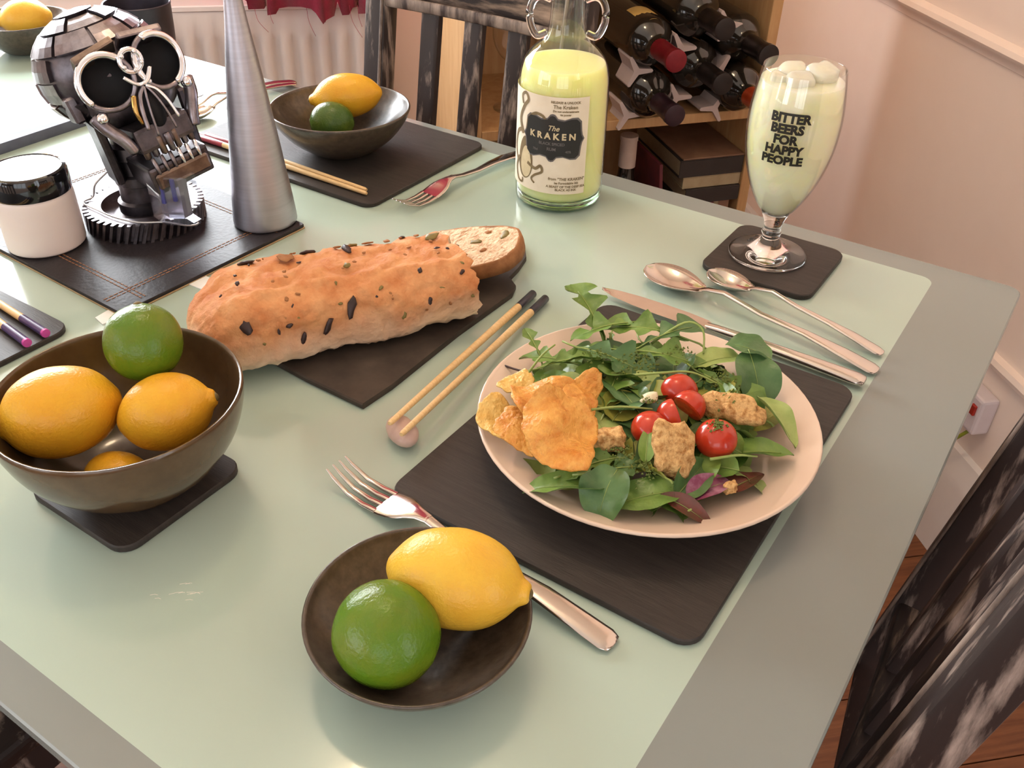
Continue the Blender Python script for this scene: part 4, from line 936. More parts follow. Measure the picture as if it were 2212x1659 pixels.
obj('plaque', wrap(plaque_sheet(.0284, .0222), brad, .0822, PA, .0013), 'label_black', lb)
def print_line(s, size, z, ang, m, bold=0.0, shear=0.0, off=.0017, parent=None, name='lettering', rad_at=None, ml=.003):
    obj(name, wrap(text_vf(s, size, 'CENTER', bold, ml, shear), rad_at or brad, z, ang, off), m, parent, smooth=False)
print_line('The', .0074, .0925, PA + .02, 'label_cream', .0001, .35, parent=lb)
print_line('K R A K E N', .0090, .0842, PA, 'label_cream', .00035, parent=lb)
print_line('BLACK SPICED', .0040, .0765, PA, 'label_grey', .0001, parent=lb)
print_line('RUM', .0044, .0710, PA, 'label_grey', .0001, parent=lb)
print_line('70cl', .0034, .0690, PA - .36, 'label_grey', .0001, parent=lb)
print_line('40%', .0034, .0690, PA + .36, 'label_grey', .0001, parent=lb)
for s, sz, z, an in (('RELEASE & UNLOCK', .0032, .1185, .02), ('The Kraken', .0050, .1140, .02), ('Do not underestimate', .0028, .1098, .03), ('its power', .0028, .1065, .03), ('from "THE KRAKEN"', .0042, .0395, .12), ('Its Formidable Ink', .0034, .0352, .12), ('A BEAST OF THE DEEP SEA', .0034, .0312, .11), ('BLACK AS INK', .0034, .0278, .11)):
    print_line(s, sz, z, an, 'label_sepia', .0001, off=.0011, parent=lb)
# engraved octopus arms and mantle left of the plaque
def flat_ribbon(pts, w):
    P = curve_pts([(x, y, 0) for x, y in pts], 8); V = []; m_ = len(P)
    for i, p in enumerate(P):
        t = (P[min(i + 1, m_ - 1)] - P[max(0, i - 1)]).normalized(); s = Vector((-t.y, t.x, 0)); ww = w * (1 - .45 * i / m_)
        V += [p + s * ww / 2, p - s * ww / 2]
    return V, [(2 * i, 2 * i + 1, 2 * i + 3, 2 * i + 2) for i in range(m_ - 1)]
A0 = rad(-52)
for pts, w in (([(-.004, .006), (-.010, .020), (-.004, .034), (.002, .042), (-.002, .048), (-.008, .044), (-.006, .036)], .0042), ([(.002, .012), (.004, .024), (.012, .031), (.020, .030), (.024, .026)], .0040), ([(.004, -.022), (.014, -.026), (.020, -.022), (.022, -.028), (.014, -.033), (.010, -.038), (.014, -.042)], .0034), ([(-.010, -.020), (-.016, -.032), (-.012, -.044), (-.004, -.046), (-.003, -.041)], .0036), ([(-.006, .010), (-.016, .004), (-.020, -.012), (-.014, -.026)], .0040)):
    obj('octopus_arm', wrap(flat_ribbon(pts, w), brad, .0735, A0, .0010), 'label_sepia', lb)
mant = [(0.0105 * math.cos(t) * (1 - .18 * math.sin(t)), .0225 * math.sin(t) - .018, 0) for t in [2 * PI * i / 28 for i in range(28)]]
obj('octopus_body', wrap((mant + [(0, -.018, 0)], [(i, (i + 1) % 28, 28) for i in range(28)]), brad, .0735, A0, .0008), 'label_sepia', lb)
obj('octopus_mantle', wrap(([(x * .72, (y + .018) * .74 - .022, 0) for x, y, z in mant] + [(0, -.022, 0)], [(i, (i + 1) % 28, 28) for i in range(28)]), brad, .0735, A0 + .03, .0010), 'label_cream', lb)

# ------------------------------------------------------------------ stemmed beer glass
bg = thing('beer_glass', 'stemmed beer glass of icy lemonade with black lettering on a coaster', 'glass', (-.2315, .8050, .0058))
gp = smooth_prof([(.0120, .0455), (.0150, .0475), (.0200, .0545), (.0275, .0690), (.0345, .0880), (.0390, .1080), (.0406, .1260), (.0404, .1430), (.0385, .1600), (.0362, .1740), (.0352, .1800)], 4)
obj('glass_wall', lathe(gp + [(.0346, .1802)] + [(r - .0009, z) for r, z in reversed(gp)], 56), 'goblet_glass', bg)
stem = [(0, .0456), (.0118, .0456), (.0126, .0440), (.0108, .0400), (.0088, .0340), (.0080, .0280), (.0096, .0240), (.0080, .0205), (.0094, .0170), (.0140, .0110), (.0220, .0066), (.0310, .0042), (.0360, .0030), (.0370, .0018), (.0362, .0004), (.0300, .0), (0, .0)]
obj('stem_and_foot', lathe([stem[0]] + smooth_prof(stem[1:-1], 3) + [stem[-1]], 56), 'clear_glass', bg)
grad = prof_radius(gp)
zz = [.0470, .050, .056, .064, .072, .082, .094, .108, .120, .132, .144, .155, .163, .169]
obj('lemonade', lathe([(0, .0468)] + [(max(.004, grad(z) - .0016), z) for z in zz] + [(.028, .1692), (.02, .170), (0, .1695)], 56), 'lemonade_glass', bg, sharp=60)
random.seed(5)
for i, (x, y, z, s_, rz) in enumerate([(-.012, .004, .1715, .0125, .3), (.013, .008, .1735, .0135, 1.1), (.002, -.014, .1700, .0120, .7), (-.016, -.012, .1680, .0100, 1.9)]):
    obj('ice_cube', xf(blob(s_, s_ * .9, s_ * .62, 16, 10, .18, 1.4, i + 1, 3.6), Matrix.Translation((x, y, z)) @ Matrix.Rotation(rz, 4, 'Z') @ Matrix.Rotation(.25, 4, 'X')), 'ice', bg)
TA = rad(-23)
for s, z in (('BITTER', .1475), ('BEERS', .1382), ('FOR', .1288), ('HAPPY', .1195), ('PEOPLE', .1100)):
    print_line(s, .0106, z, TA + {'BITTER': .03, 'BEERS': 0.0, 'FOR': .0, 'HAPPY': .0, 'PEOPLE': .0}[s], 'ink_black', .0006, off=.0006, parent=bg, rad_at=grad)

# ------------------------------------------------------------------ candlestick, jar, cup
cs = thing('candlestick', 'tall brushed aluminium cone candlestick on the leather mat corner', 'candlestick', (-.6735, .5735, .0051))
obj('cone', lathe([(0, 0), (.0300, 0)] + smooth_prof([(.0312, .0012), (.0314, .004), (.0296, .026), (.0268, .052), (.0236, .084), (.0198, .118), (.0160, .150), (.0122, .178), (.0096, .198), (.0080, .214), (.0078, .226), (.0092, .236)], 4) + [(.0092, .238), (.0076, .238), (.0070, .224), (0, .224)], 56), 'brushed_alu', cs, sharp=60)
jr = thing('cosmetic_jar', 'white jar with a shiny black lid on the leather mat at the left', 'jar', (-.8060, .4180, .0049))
obj('jar_body', lathe([(0, 0), (.0325, 0)] + smooth_prof([(.0345, .0015), (.0352, .004), (.0352, .02), (.0350, .045), (.0346, .0515), (.0338, .0535), (.0334, .0570)], 3) + [(0, .057)], 48), 'jar_white', jr, sharp=50)
obj('lid', lathe([(.0334, .0545), (.0349, .0548), (.0352, .0565), (.0352, .0730), (.0340, .0755), (.0312, .0762), (.0305, .0756), (0, .0756)], 48), 'lid_black', jr, sharp=35)
cp = thing('tumbler', 'dark grey metal tumbler standing behind the skull', 'cup', (-1.1880, .8400, .0003))
obj('wall', lathe([(0, 0), (.040, 0), (.0415, .0012), (.0420, .004), (.0445, .050), (.0455, .080), (.0463, .0812), (.0463, .0830), (.0452, .0840), (.0438, .0830), (.0430, .075), (.0400, .006), (0, .005)], 48), 'cup_dark', cp, sharp=40)

# ------------------------------------------------------------------ metal skull sculpture on a gear
SKO = Vector((-.7726, .5073, .0050))
sk = thing('skull_sculpture', 'skull sculpture welded from scrap metal on a toothed gear base', 'sculpture', SKO, rad(-13.6))
HC = Vector((.0030, .0037, .139))
HM = Matrix.Translation(HC) @ Matrix.Rotation(rad(11), 4, 'X') @ Matrix.Rotation(rad(-12), 4, 'Y')
def hp(vf): return xf(vf, HM)
# gear
NT = 44; gv, gf = [], []
ri, ro, rr_, h0, h1 = .040, .0575, .0520, 0, .0185
tw = .11
for k, z in enumerate((h0, h1)):
    for i in range(NT):
        for da, r in ((.0, rr_), (.22, rr_), (.36, ro), (.74, ro), (.88, rr_)):
            a = 2 * PI * (i + da) / NT + (tw if k else 0); gv.append((r * math.cos(a), r * math.sin(a), z))
n5 = NT * 5
for i in range(n5): gf.append((i, (i + 1) % n5, n5 + (i + 1) % n5, n5 + i))
for z in (h0, h1):
    for i in range(n5):
        a = 2 * PI * i / n5 + (tw if z else 0); gv.append((ri * math.cos(a), ri * math.sin(a), z))
for i in range(n5): gf += [(i, 2 * n5 + i, 2 * n5 + (i + 1) % n5, (i + 1) % n5), (n5 + i, n5 + (i + 1) % n5, 3 * n5 + (i + 1) % n5, 3 * n5 + i), (2 * n5 + i, 3 * n5 + i, 3 * n5 + (i + 1) % n5, 2 * n5 + (i + 1) % n5)]
gear = obj('gear', (gv, gf), 'gun_metal', sk, smooth=False)
obj('gear_web', lathe([(0, .0008), (.0402, .0008), (.0402, .0100), (.030, .0085), (.024, .0120), (0, .0120)], 40), 'gun_metal_dark', gear, sharp=40)
# neck: stacked collars
obj('neck', lathe([(0, .0118), (.0235, .0118), (.0235, .022), (.0200, .024), (.0200, .040), (.0215, .041), (.0215, .050), (.0190, .052), (.0190, .066), (.0225, .068), (.0225, .080), (.0180, .082), (.0180, .112), (0, .112)], 28), 'gun_metal_dark', sk, sharp=35)
for a in (.5, 1.6, 2.7, 3.8, 4.9, 6.0):
    obj('bolt', xf(lathe([(0, .0035), (.0026, .0035), (.0030, .0028), (.0030, -.001), (0, -.001)], 6), Matrix.Translation((.0225 * math.cos(a), .0225 * math.sin(a), .074)) @ Matrix.Rotation(a, 4, 'Z') @ Matrix.Rotation(PI / 2, 4, 'Y')), 'gun_metal', sk, smooth=False)
# cranium core and welded plates
CR = Vector((-.032, -.003, .012)); RX, RY, RZZ = .070, .058, .051
def cran(u, v, k=1.0):
    """u: longitude from the face (0) round, v: latitude"""
    back = 1.0 + .10 * max(0, -math.cos(u))
    return CR + Vector((RX * k * back * math.cos(v) * math.cos(u), RY * k * math.cos(v) * math.sin(u), RZZ * k * math.sin(v)))
V, F = [], []
nu_, nv_ = 28, 16
for j in range(nv_ + 1):
    for i in range(nu_): V.append(cran(2 * PI * i / nu_, -PI / 2 + PI * j / nv_, .955))
for j in range(nv_):
    for i in range(nu_): F.append((j * nu_ + i, j * nu_ + (i + 1) % nu_, (j + 1) * nu_ + (i + 1) % nu_, (j + 1) * nu_ + i))
obj('cranium_core', hp((V, F)), 'gun_metal_dark', sk)
random.seed(21)
bands = [(-62, -40, 7), (-40, -17, 10), (-17, 7, 11), (7, 30, 10), (30, 52, 8), (52, 72, 6), (72, 89, 3)]
for v0, v1, cnt in bands:
    sh = random.random() * .6
    for i in range(cnt):
        u0 = sh + 2 * PI * i / cnt; u1 = sh + 2 * PI * (i + 1) / cnt
        um = (u0 + u1) / 2
        if math.cos(um) > .62 and v1 < 32: continue            # the face stays open
        g = .035; ku = random.uniform(.985, 1.045)
        V = []
        ns = 4
        for kk in (ku + .0, .95):
            for b_ in range(3):
                for a_ in range(ns + 1):
                    V.append(cran(u0 + g + (u1 - u0 - 2 * g) * a_ / ns, rad(v0 + 1.2 + (v1 - v0 - 2.4) * b_ / 2), kk))
        q = 3 * (ns + 1); F = []
        for b_ in range(2):
            for a_ in range(ns):
                k0 = b_ * (ns + 1) + a_; F += [(k0, k0 + 1, k0 + ns + 2, k0 + ns + 1), (q + k0, q + k0 + ns + 1, q + k0 + ns + 2, q + k0 + 1)]
        rim = list(range(ns + 1)) + [(ns + 1) + ns, 2 * (ns + 1) + ns] + [2 * (ns + 1) + a_ for a_ in range(ns - 1, -1, -1)] + [ns + 1]
        for a_, b2 in zip(rim, rim[1:] + rim[:1]): F.append((a_, b2, q + b2, q + a_))
        obj('plate', hp((V, F)), random.choice(['gun_metal', 'gun_metal', 'gun_metal_dark', 'rust_metal']), sk, smooth=False)
# face mask: brow, cheeks
obj('face_block', hp(blob(.030, .044, .034, 20, 14, .06, 1.5, 2, 3.0)) if False else xf(blob(.014, .043, .036, 20, 14, .05, 1.5, 2, 3.2), HM @ Matrix.Translation((.010, 0, -.002))), 'gun_metal_dark', sk)
for s in (-1, 1):
    c = Vector((.0445, s * .0245, .010))
    E4 = HM @ Matrix.Translation(c) @ Matrix.Rotation(s * rad(14), 4, 'Z') @ Matrix.Rotation(rad(-6), 4, 'Y')
    soc = obj('eye_socket', xf(lathe([(.0225, .004), (.0228, 0), (.0215, -.004), (.016, -.012), (0, -.014)], 32), E4 @ Matrix.Rotation(PI / 2, 4, 'Y')), 'socket_black', sk)
    if s < 0: segs = [(rad(40), rad(215))]
    else: segs = [(rad(-75), rad(105)), (rad(140), rad(215))]
    for a0_, a1_ in segs:
        obj('eye_ring', xf(torus(.0226, .0034, 30, 10, a0_, a1_, 'YZ'), E4 @ Matrix.Translation((.003, 0, 0)) @ Matrix.Rotation(0 if s > 0 else 0, 4, 'X')), 'chrome', soc)
    rest_ = [(rad(215), rad(400))] if s < 0 else [(rad(105), rad(140)), (rad(215), rad(285))]
    for a0_, a1_ in rest_:
        obj('eye_ring', xf(torus(.0232, .0026, 24, 10, a0_, a1_, 'YZ'), E4 @ Matrix.Translation((.002, 0, 0))), 'gun_metal', soc)
    obj('brow_plate', xf(bbox(-.018, .000, -.020, .020, 0, .007, .002, 2), HM @ Matrix.Translation((.044, s * .022, .035)) @ Matrix.Rotation(s * rad(-8), 4, 'X') @ Matrix.Rotation(rad(-38), 4, 'Y')), 'rust_metal' if s < 0 else 'gun_metal', sk, smooth=False)
    obj('cheek_tube', sweep([HM @ Vector(p) for p in curve_pts([(.036, s * .046, -.014), (.042, s * .042, -.026), (.046, s * .034, -.040), (.046, s * .030, -.052)], 4)], [.012] * 13, [.012] * 13, 12), 'gun_metal', sk)
    obj('cheek_bolt', xf(blob(.0055, .0055, .0055, 14, 10), HM @ Matrix.Translation((.044, s * .0415, -.016))), 'chrome', sk)
    obj('jaw_hinge', xf(bbox(-.012, .012, -.004, .004, -.045, .020, .002, 1), HM @ Matrix.Translation((.0, s * .042, -.040)) @ Matrix.Rotation(rad(18), 4, 'Y')), 'gun_metal_dark', sk, smooth=False)
# forehead nut cluster and nose arch
obj('nose_nut', xf(torus(.0095, .0024, 24, 8, 0, 2 * PI, 'YZ'), HM @ Matrix.Translation((.0545, 0, .020))), 'chrome', sk)
for y, z in ((-.006, .026), (.006, .026), (.0, .012), (-.008, .017), (.008, .016)): obj('weld_bead', xf(blob(.0022, .0022, .0022, 10, 7), HM @ Matrix.Translation((.0565, y, z))), 'chrome', sk)
obj('nose_bridge', sweep([HM @ Vector(p) for p in curve_pts([(.056, -.0125, .010), (.058, -.006, .002), (.059, 0, .000), (.058, .006, .002), (.056, .0125, .010)], 5)], .0045, .0035, 10), 'chrome', sk)
for s in (-1, 1):
    obj('nose_arch', sweep([HM @ Vector(p) for p in curve_pts([(.0595, s * .001, -.002), (.061, s * .008, -.008), (.063, s * .0125, -.020), (.064, s * .0150, -.036)], 5)], .0042, .0030, 10), 'chrome' if s > 0 else 'gun_metal', sk)
    obj('nose_rod', sweep([HM @ Vector(p) for p in curve_pts([(.0605, s * .001, -.003), (.063, s * .004, -.012), (.064, s * .0070, -.026), (.063, s * .0090, -.044)], 5)], .0024, .0024, 8), 'gun_metal', sk)
obj('nose_brass', sweep([HM @ Vector(p) for p in curve_pts([(.060, -.013, -.006), (.0615, -.0165, -.014), (.0615, -.0175, -.022), (.060, -.016, -.030)], 4)], .0050, .0040, 10), 'brass', sk)
obj('nose_cavity', xf(blob(.008, .010, .018, 14, 10), HM @ Matrix.Translation((.0540, 0, -.022))), 'socket_black', sk)
obj('upper_jaw', xf(bbox(-.030, .014, -.027, .027, -.013, .010, .004, 2), HM @ Matrix.Translation((.040, 0, -.044))), 'gun_metal_dark', sk, smooth=False)
for i in range(7):
    y = (-3 + i) * .0074; ab = abs(i - 3) * .0022
    obj('upper_tooth', xf(lathe([(0, 0), (.0030, 0), (.0034, -.003), (.0030, -.016), (0, -.018)], 10), HM @ Matrix.Translation((.0540 - ab, y, -.046))), 'gun_metal' if i % 2 else 'rust_metal', sk)
jw = obj('lower_jaw', xf(bbox(-.046, .014, -.030, .030, -.014, .012, .003, 2), HM @ Matrix.Translation((.038, 0, -.080)) @ Matrix.Rotation(rad(8), 4, 'Y')), 'gun_metal_dark', sk, smooth=False)
for i in range(6):
    y = (-2.5 + i) * .0084
    obj('lower_tooth', xf(sweep([(.0, y, .016), (.003, y, .008), (.003, y, -.006)], [.0036, .0042, .0034], [.0036, .0042, .0034], 10), HM @ Matrix.Translation((.0505, 0, -.078)) @ Matrix.Rotation(rad(8), 4, 'Y')), 'chrome' if i > 2 else 'gun_metal', jw)
obj('jaw_plate', xf(bbox(-.004, .0, -.027, .027, -.009, .006, .002, 1), HM @ Matrix.Translation((.0555, 0, -.083)) @ Matrix.Rotation(rad(8), 4, 'Y')), 'rust_metal', jw, smooth=False)
# chain swarf under the jaw and ear lugs
obj('ear_lug', xf(bbox(-.010, .010, -.005, .005, -.012, .012, .002, 1), HM @ Matrix.Translation((-.004, .050, -.008))), 'gun_metal', sk, smooth=False)
obj('ear_lug', xf(bbox(-.010, .010, -.005, .005, -.012, .012, .002, 1), HM @ Matrix.Translation((-.004, -.050, -.008))), 'gun_metal', sk, smooth=False)
# clear block with wire, hung in front of the neck
pz = [(0.0160 * math.cos(rad(60 * i + 20)) * 1.5, .0125 * math.sin(rad(60 * i + 20)) * 1.35) for i in range(6)]
pb = thing('clear_block', 'clear plastic block with blue streaks hanging under the skull chin', 'plastic block', (SKO.x + .0640, SKO.y - .0090, .0262), rad(20))
obj('casing', slab(pz, 0, .048, .0015), 'perspex', pb, smooth=False)
mat('blue_plastic', srgb(92, 92, 170), 0.3, trans=0.4, var=(srgb(80, 80, 156), 60, 0.3, 0.7))
mat('cloudy_plastic', srgb(170, 168, 178), 0.25, trans=0.6, var=(srgb(160, 158, 170), 60, 0.3, 0.7))
obj('core', slab([(x * .62, y * .62) for x, y in pz], .004, .044, .0015), 'cloudy_plastic', pb, smooth=False)
obj('blue_strip', join(bbox(-.0035, .0005, -.0160, -.0135, .022, .046, .0004, 1)), 'blue_plastic', pb, smooth=False)
obj('blue_strip', join(bbox(.0065, .0105, -.0125, -.0100, .024, .046, .0004, 1)), 'blue_plastic', pb, smooth=False)
wr = thing('silver_wire', 'thin silver wire looping round the skull neck over the gear', 'wire', (SKO.x, SKO.y, SKO.z + .0215), rad(-13.6))
obj('strand', sweep(curve_pts([(-.012, -.024, .030), (-.024, -.034, .016), (-.034, -.036, .0), (-.030, -.048, -.0015), (-.004, -.044, -.0012), (.022, -.038, -.0012), (.046, -.026, -.0010), (.062, -.006, -.0012), (.072, .010, -.006), (.070, .022, -.008), (.060, .018, -.003)], 6), .0018, .0018, 7), 'wire_white', wr)

# ------------------------------------------------------------------ the salad
def leaf_vf(kind, L, Wd, bend=.3, cup=.25, rip=.10, seed=0):
    """leaf blade along +X from its base; returns blade and midrib"""
    nx, ny = 22, 9
    V, F = [], []
    rib = []
    ang = 0.0; x = z = 0.0
    for i in range(nx + 1):
        t = i / nx
        if kind == 'spinach': w = math.sin(PI * t ** .72) ** .62 if 0 < t < 1 else 0.0
        elif kind == 'round': w = (max(0.0, 1 - (2 * t - 1) ** 2)) ** .5
        elif kind == 'long': w = math.sin(PI * t ** .85) ** .8 if 0 < t < 1 else 0.0
        else:                # rocket: deep blunt lobes, widest near the tip
            e = (math.sin(PI * t ** 1.35) ** .7 if 0 < t < 1 else 0.0) * (.35 + .65 * t ** .5)
            lob = .60 + .40 * math.cos(t * PI * 7.0 + seed)
            w = e * (lob if t < .74 else .62 + .38 * abs(math.cos(.74 * PI * 7 + seed)))
            w = max(w, .05 if t < .97 else 0.0)
        hw = Wd / 2 * w
        a = -bend * (t - .25) * 1.6
        if i: x += L / nx * math.cos(a); z += L / nx * math.sin(a)
        for j in range(ny):
            q = -1 + 2 * j / (ny - 1)
            zz = z + cup * hw * q * q + rip * Wd * .35 * noise.noise(Vector((x * 70, q * hw * 70, seed * 3.7))) * (.25 + abs(q)) - .0007 * math.exp(-(q * 6) ** 2)
            V.append((x + .06 * hw * abs(q) * (1 if kind != 'rocket' else 2.2), q * hw, zz))
        rib.append((x, 0, z - .0002))
    for i in range(nx):
        for j in range(ny - 1): F.append((i * ny + j, i * ny + j + 1, (i + 1) * ny + j + 1, (i + 1) * ny + j))
    return (V, F), rib
def leaf(name, label, cat, kind, m, loc, head, pitch, roll, L, Wd, bend=.3, cup=.25, rip=.30, stem=0.0, seed=0, group='salad leaves on the plate'):
    (vf, rib) = leaf_vf(kind, L, Wd, bend, cup, rip, seed)
    mid = Vector(rib[len(rib) // 2]); r = thing(name, label, cat, loc, 0, group); r.rotation_euler = hd(head, pitch, roll)
    obj('blade', ([Vector(p) - mid for p in vf[0]], vf[1]), m, r)
    rb = [Vector(p) - mid for p in rib[:-3:3]]
    k = len(rb)
    if stem: rb = [rb[0] + Vector((-stem, stem * .25, -stem * .10)), rb[0] + Vector((-stem * .5, stem * .06, .0))] + rb
    wl = [(.0017 if stem else .0007) * (1 - .75 * i / (len(rb) - 1)) for i in range(len(rb))]
    obj('stalk' if stem else 'midrib', sweep(rb, wl, wl, 6), 'leaf_stem', r)
    return r
SG = 'spinach leaves around the plate'
leaf('spinach_leaf', 'round dark spinach leaf highest at the back right of the salad', 'leaf', 'round', 'spinach_dark', (-.1640, .5760, .0480), 150, 12, 8, .036, .036, .35, .2, seed=1)
leaf('spinach_leaf', 'dark spinach leaf hanging over the plate rim at the right rear', 'leaf', 'round', 'spinach_dark', (-.1480, .5520, .0430), -80, -24, 0, .046, .034, .5, .25, seed=2)
leaf('spinach_leaf', 'pale olive-green round leaf at the back right', 'leaf', 'round', 'spinach_pale', (-.1790, .5520, .0460), 20, 8, -10, .036, .027, .25, .2, seed=3)
leaf('spinach_leaf', 'light green folded leaf at the right rim near the crouton', 'leaf', 'spinach', 'spinach_pale', (-.1180, .5190, .0390), -62, -8, -22, .048, .022, .3, .5, seed=4)
leaf('spinach_leaf', 'broad green spinach leaf lying at the right of the plate', 'leaf', 'spinach', 'spinach', (-.1180, .4830, .0350), 8, 2, -14, .052, .026, .25, .35, stem=.012, seed=5)
leaf('spinach_leaf', 'dark folded spinach leaf pointing to the crouton at the front', 'leaf', 'spinach', 'spinach_dark', (-.1420, .4320, .0370), 52, 6, 30, .044, .022, .25, .7, seed=6)
leaf('spinach_leaf', 'broad bright spinach leaf lying on the front rim', 'leaf', 'round', 'spinach', (-.1600, .4020, .0345), -170, -2, 4, .046, .030, .3, .2, seed=7)
leaf('spinach_leaf', 'crinkled bluish-green spinach leaf at the front of the plate', 'leaf', 'round', 'spinach_dark', (-.1795, .3860, .0390), -118, -16, 8, .038, .032, .8, .35, .5, seed=8)
leaf('spinach_leaf', 'mid-green spinach leaf at the front left rim', 'leaf', 'spinach', 'spinach', (-.2060, .3790, .0360), 168, -4, 16, .054, .027, .35, .3, seed=9)
leaf('spinach_leaf', 'small bright leaf between tomato and crouton', 'leaf', 'spinach', 'spinach', (-.1760, .4330, .0480), 82, 26, 0, .028, .011, .4, .3, seed=10)
leaf('spinach_leaf', 'yellow-green torn leaf beside the crisps', 'leaf', 'round', 'leaf_yellow', (-.2100, .4660, .0430), 60, 6, 0, .036, .030, .2, .2, .3, seed=11)
leaf('radicchio_leaf', 'purple radicchio leaf with white rib at the front right', 'leaf', 'spinach', 'radicchio', (-.1295, .4325, .0350), 30, 6, 12, .038, .018, .4, .6, seed=12)
leaf('red_salad_leaf', 'brown-red lettuce leaf curling over the front rim', 'leaf', 'long', 'red_leaf', (-.1330, .4095, .0320), -28, -8, 20, .040, .013, .6, .6, seed=13)
leaf('red_salad_leaf', 'dark red leaf tucked under the broad spinach leaf at right', 'leaf', 'spinach', 'red_leaf', (-.1150, .4560, .0300), 38, 0, -8, .036, .018, .2, .3, seed=14)
RGP = 'rocket leaves heaped at the back of the plate'
RK = [('rocket sprig pointing up past the back rim', (-.2840, .5460, .0540), 112, 30, 10, .058, .026, .014), ('rocket leaf arching left at the back of the plate', (-.2650, .5380, .0500), 195, 4, 8, .052, .024, .01), ('rocket leaf over the back rim', (-.2380, .5500, .0520), 165, 8, -6, .060, .028, .016),
      ('rocket leaf with arching stalk at the back', (-.2180, .5540, .0540), 25, 16, 0, .050, .022, .022), ('small rocket leaf poking up at the left', (-.3000, .4900, .0480), 118, 34, 0, .026, .010, .012), ('rocket leaf with pale stalk at the left above the crisps', (-.2800, .4850, .0440), 160, 6, 10, .046, .022, .014),
      ('feathery rocket leaf in the left middle', (-.2620, .4920, .0470), 20, 6, -14, .056, .028, .012), ('rocket leaf in the middle behind the tomatoes', (-.2380, .5050, .0490), -30, 4, 10, .056, .028, .014), ('rocket leaf behind the cut tomato', (-.2080, .5300, .0500), -12, 4, 0, .060, .026, .014),
      ('rocket leaf lying across the centre', (-.2260, .4780, .0460), 75, 10, 0, .050, .026, .01), ('rocket leaf beneath the long crouton', (-.1560, .5250, .0430), -40, -6, 8, .050, .024, .01), ('rocket leaf near the green crumbs in front', (-.1780, .4150, .0400), 15, 2, 0, .048, .026, .01), ('rocket leaf beside the small crouton', (-.2000, .4050, .0390), 200, 4, 0, .046, .024, .01)]
for i, (lb_, p, h_, pt, rl, L_, w_, s_) in enumerate(RK):
    leaf('rocket_leaf', lb_, 'leaf', 'rocket', ['rocket', 'spinach', 'rocket', 'spinach_dark'][i % 4], p, h_, pt, rl, L_ * 1.15, w_ * 1.55, .45, .3, .35, s_, i * .9, RGP)
random.seed(44)
for i in range(84):
    a = random.random() * 2 * PI; r = .086 * math.sqrt(random.random())
    x, y = -.2000 + r * math.cos(a), .4790 + r * math.sin(a)
    z = .0260 + .020 * (1 - (r / .09) ** 2) * random.uniform(.45, 1.0)
    k = random.choice(['rocket', 'rocket', 'rocket', 'spinach', 'round'])
    mt_ = random.choice(['rocket', 'spinach', 'leaf_yellow', 'spinach_dark', 'rocket', 'spinach_pale'])
    u_ = (x + .2) * .839 + (y - .479) * .544; v_ = -(x + .2) * .544 + (y - .479) * .839
    where = ('middle' if r < .035 else ('right side' if u_ > abs(v_) else 'left side' if -u_ > abs(v_) else 'back' if v_ > 0 else 'front'))
    lab_ = 'small %s %s leaf buried in the %s of the salad heap' % ({'rocket': 'green', 'spinach': 'bright green', 'leaf_yellow': 'yellowish', 'spinach_dark': 'dark green', 'spinach_pale': 'pale'}[mt_], {'rocket': 'lobed', 'spinach': 'pointed', 'round': 'round'}[k], where)
    leaf('mixed_leaf', lab_, 'leaf', k, mt_, (x, y, z), random.uniform(0, 360), random.uniform(-12, 16), random.uniform(-22, 22), random.uniform(.040, .062), random.uniform(.024, .040), random.uniform(.2, .7), random.uniform(.1, .5), .4, .006 if k == 'rocket' else 0, i * .37 + 5, 'small leaves buried in the salad')
# long arching stalks
for lb_, pts in (('pale green stalk rising beside the crisps', [(-.2860, .4480, .034), (-.2830, .4600, .046), (-.2805, .4720, .054), (-.2770, .4830, .058)]), ('arching green stalk at the back of the salad', [(-.2280, .5420, .046), (-.2120, .5620, .060), (-.1980, .5640, .058), (-.1900, .5520, .046)]), ('curved yellow-green stalk across the middle', [(-.2190, .4930, .049), (-.2000, .5000, .055), (-.1830, .5130, .055), (-.1650, .5180, .050)]), ('green stalk between crisp and tomatoes', [(-.2240, .4420, .048), (-.2060, .4530, .052), (-.1880, .4640, .051)]), ('thin stalk by the round tomato', [(-.1380, .4480, .043), (-.1250, .4620, .043), (-.1150, .4720, .040)])):
    P = curve_pts(pts, 5); c = P[len(P) // 2]
    t = obj('leaf_stalk', sweep([p - c for p in P], [.0022 - .0010 * i / len(P) for i in range(len(P))], [.0022 - .0010 * i / len(P) for i in range(len(P))], 7), 'leaf_stem', loc=c)
    tag(t, lb_, 'stalk', 'leaf stalks in the salad')
P = curve_pts([(-.3190, .4740, .0290), (-.3040, .4700, .0330), (-.2880, .4650, .0390)], 4); c = P[4]
tag(obj('dark_twig', sweep([p - c for p in P], .0016, .0016, 6), 'twig', loc=c), 'thin dark brown stalk on the left rim of the plate', 'stalk')
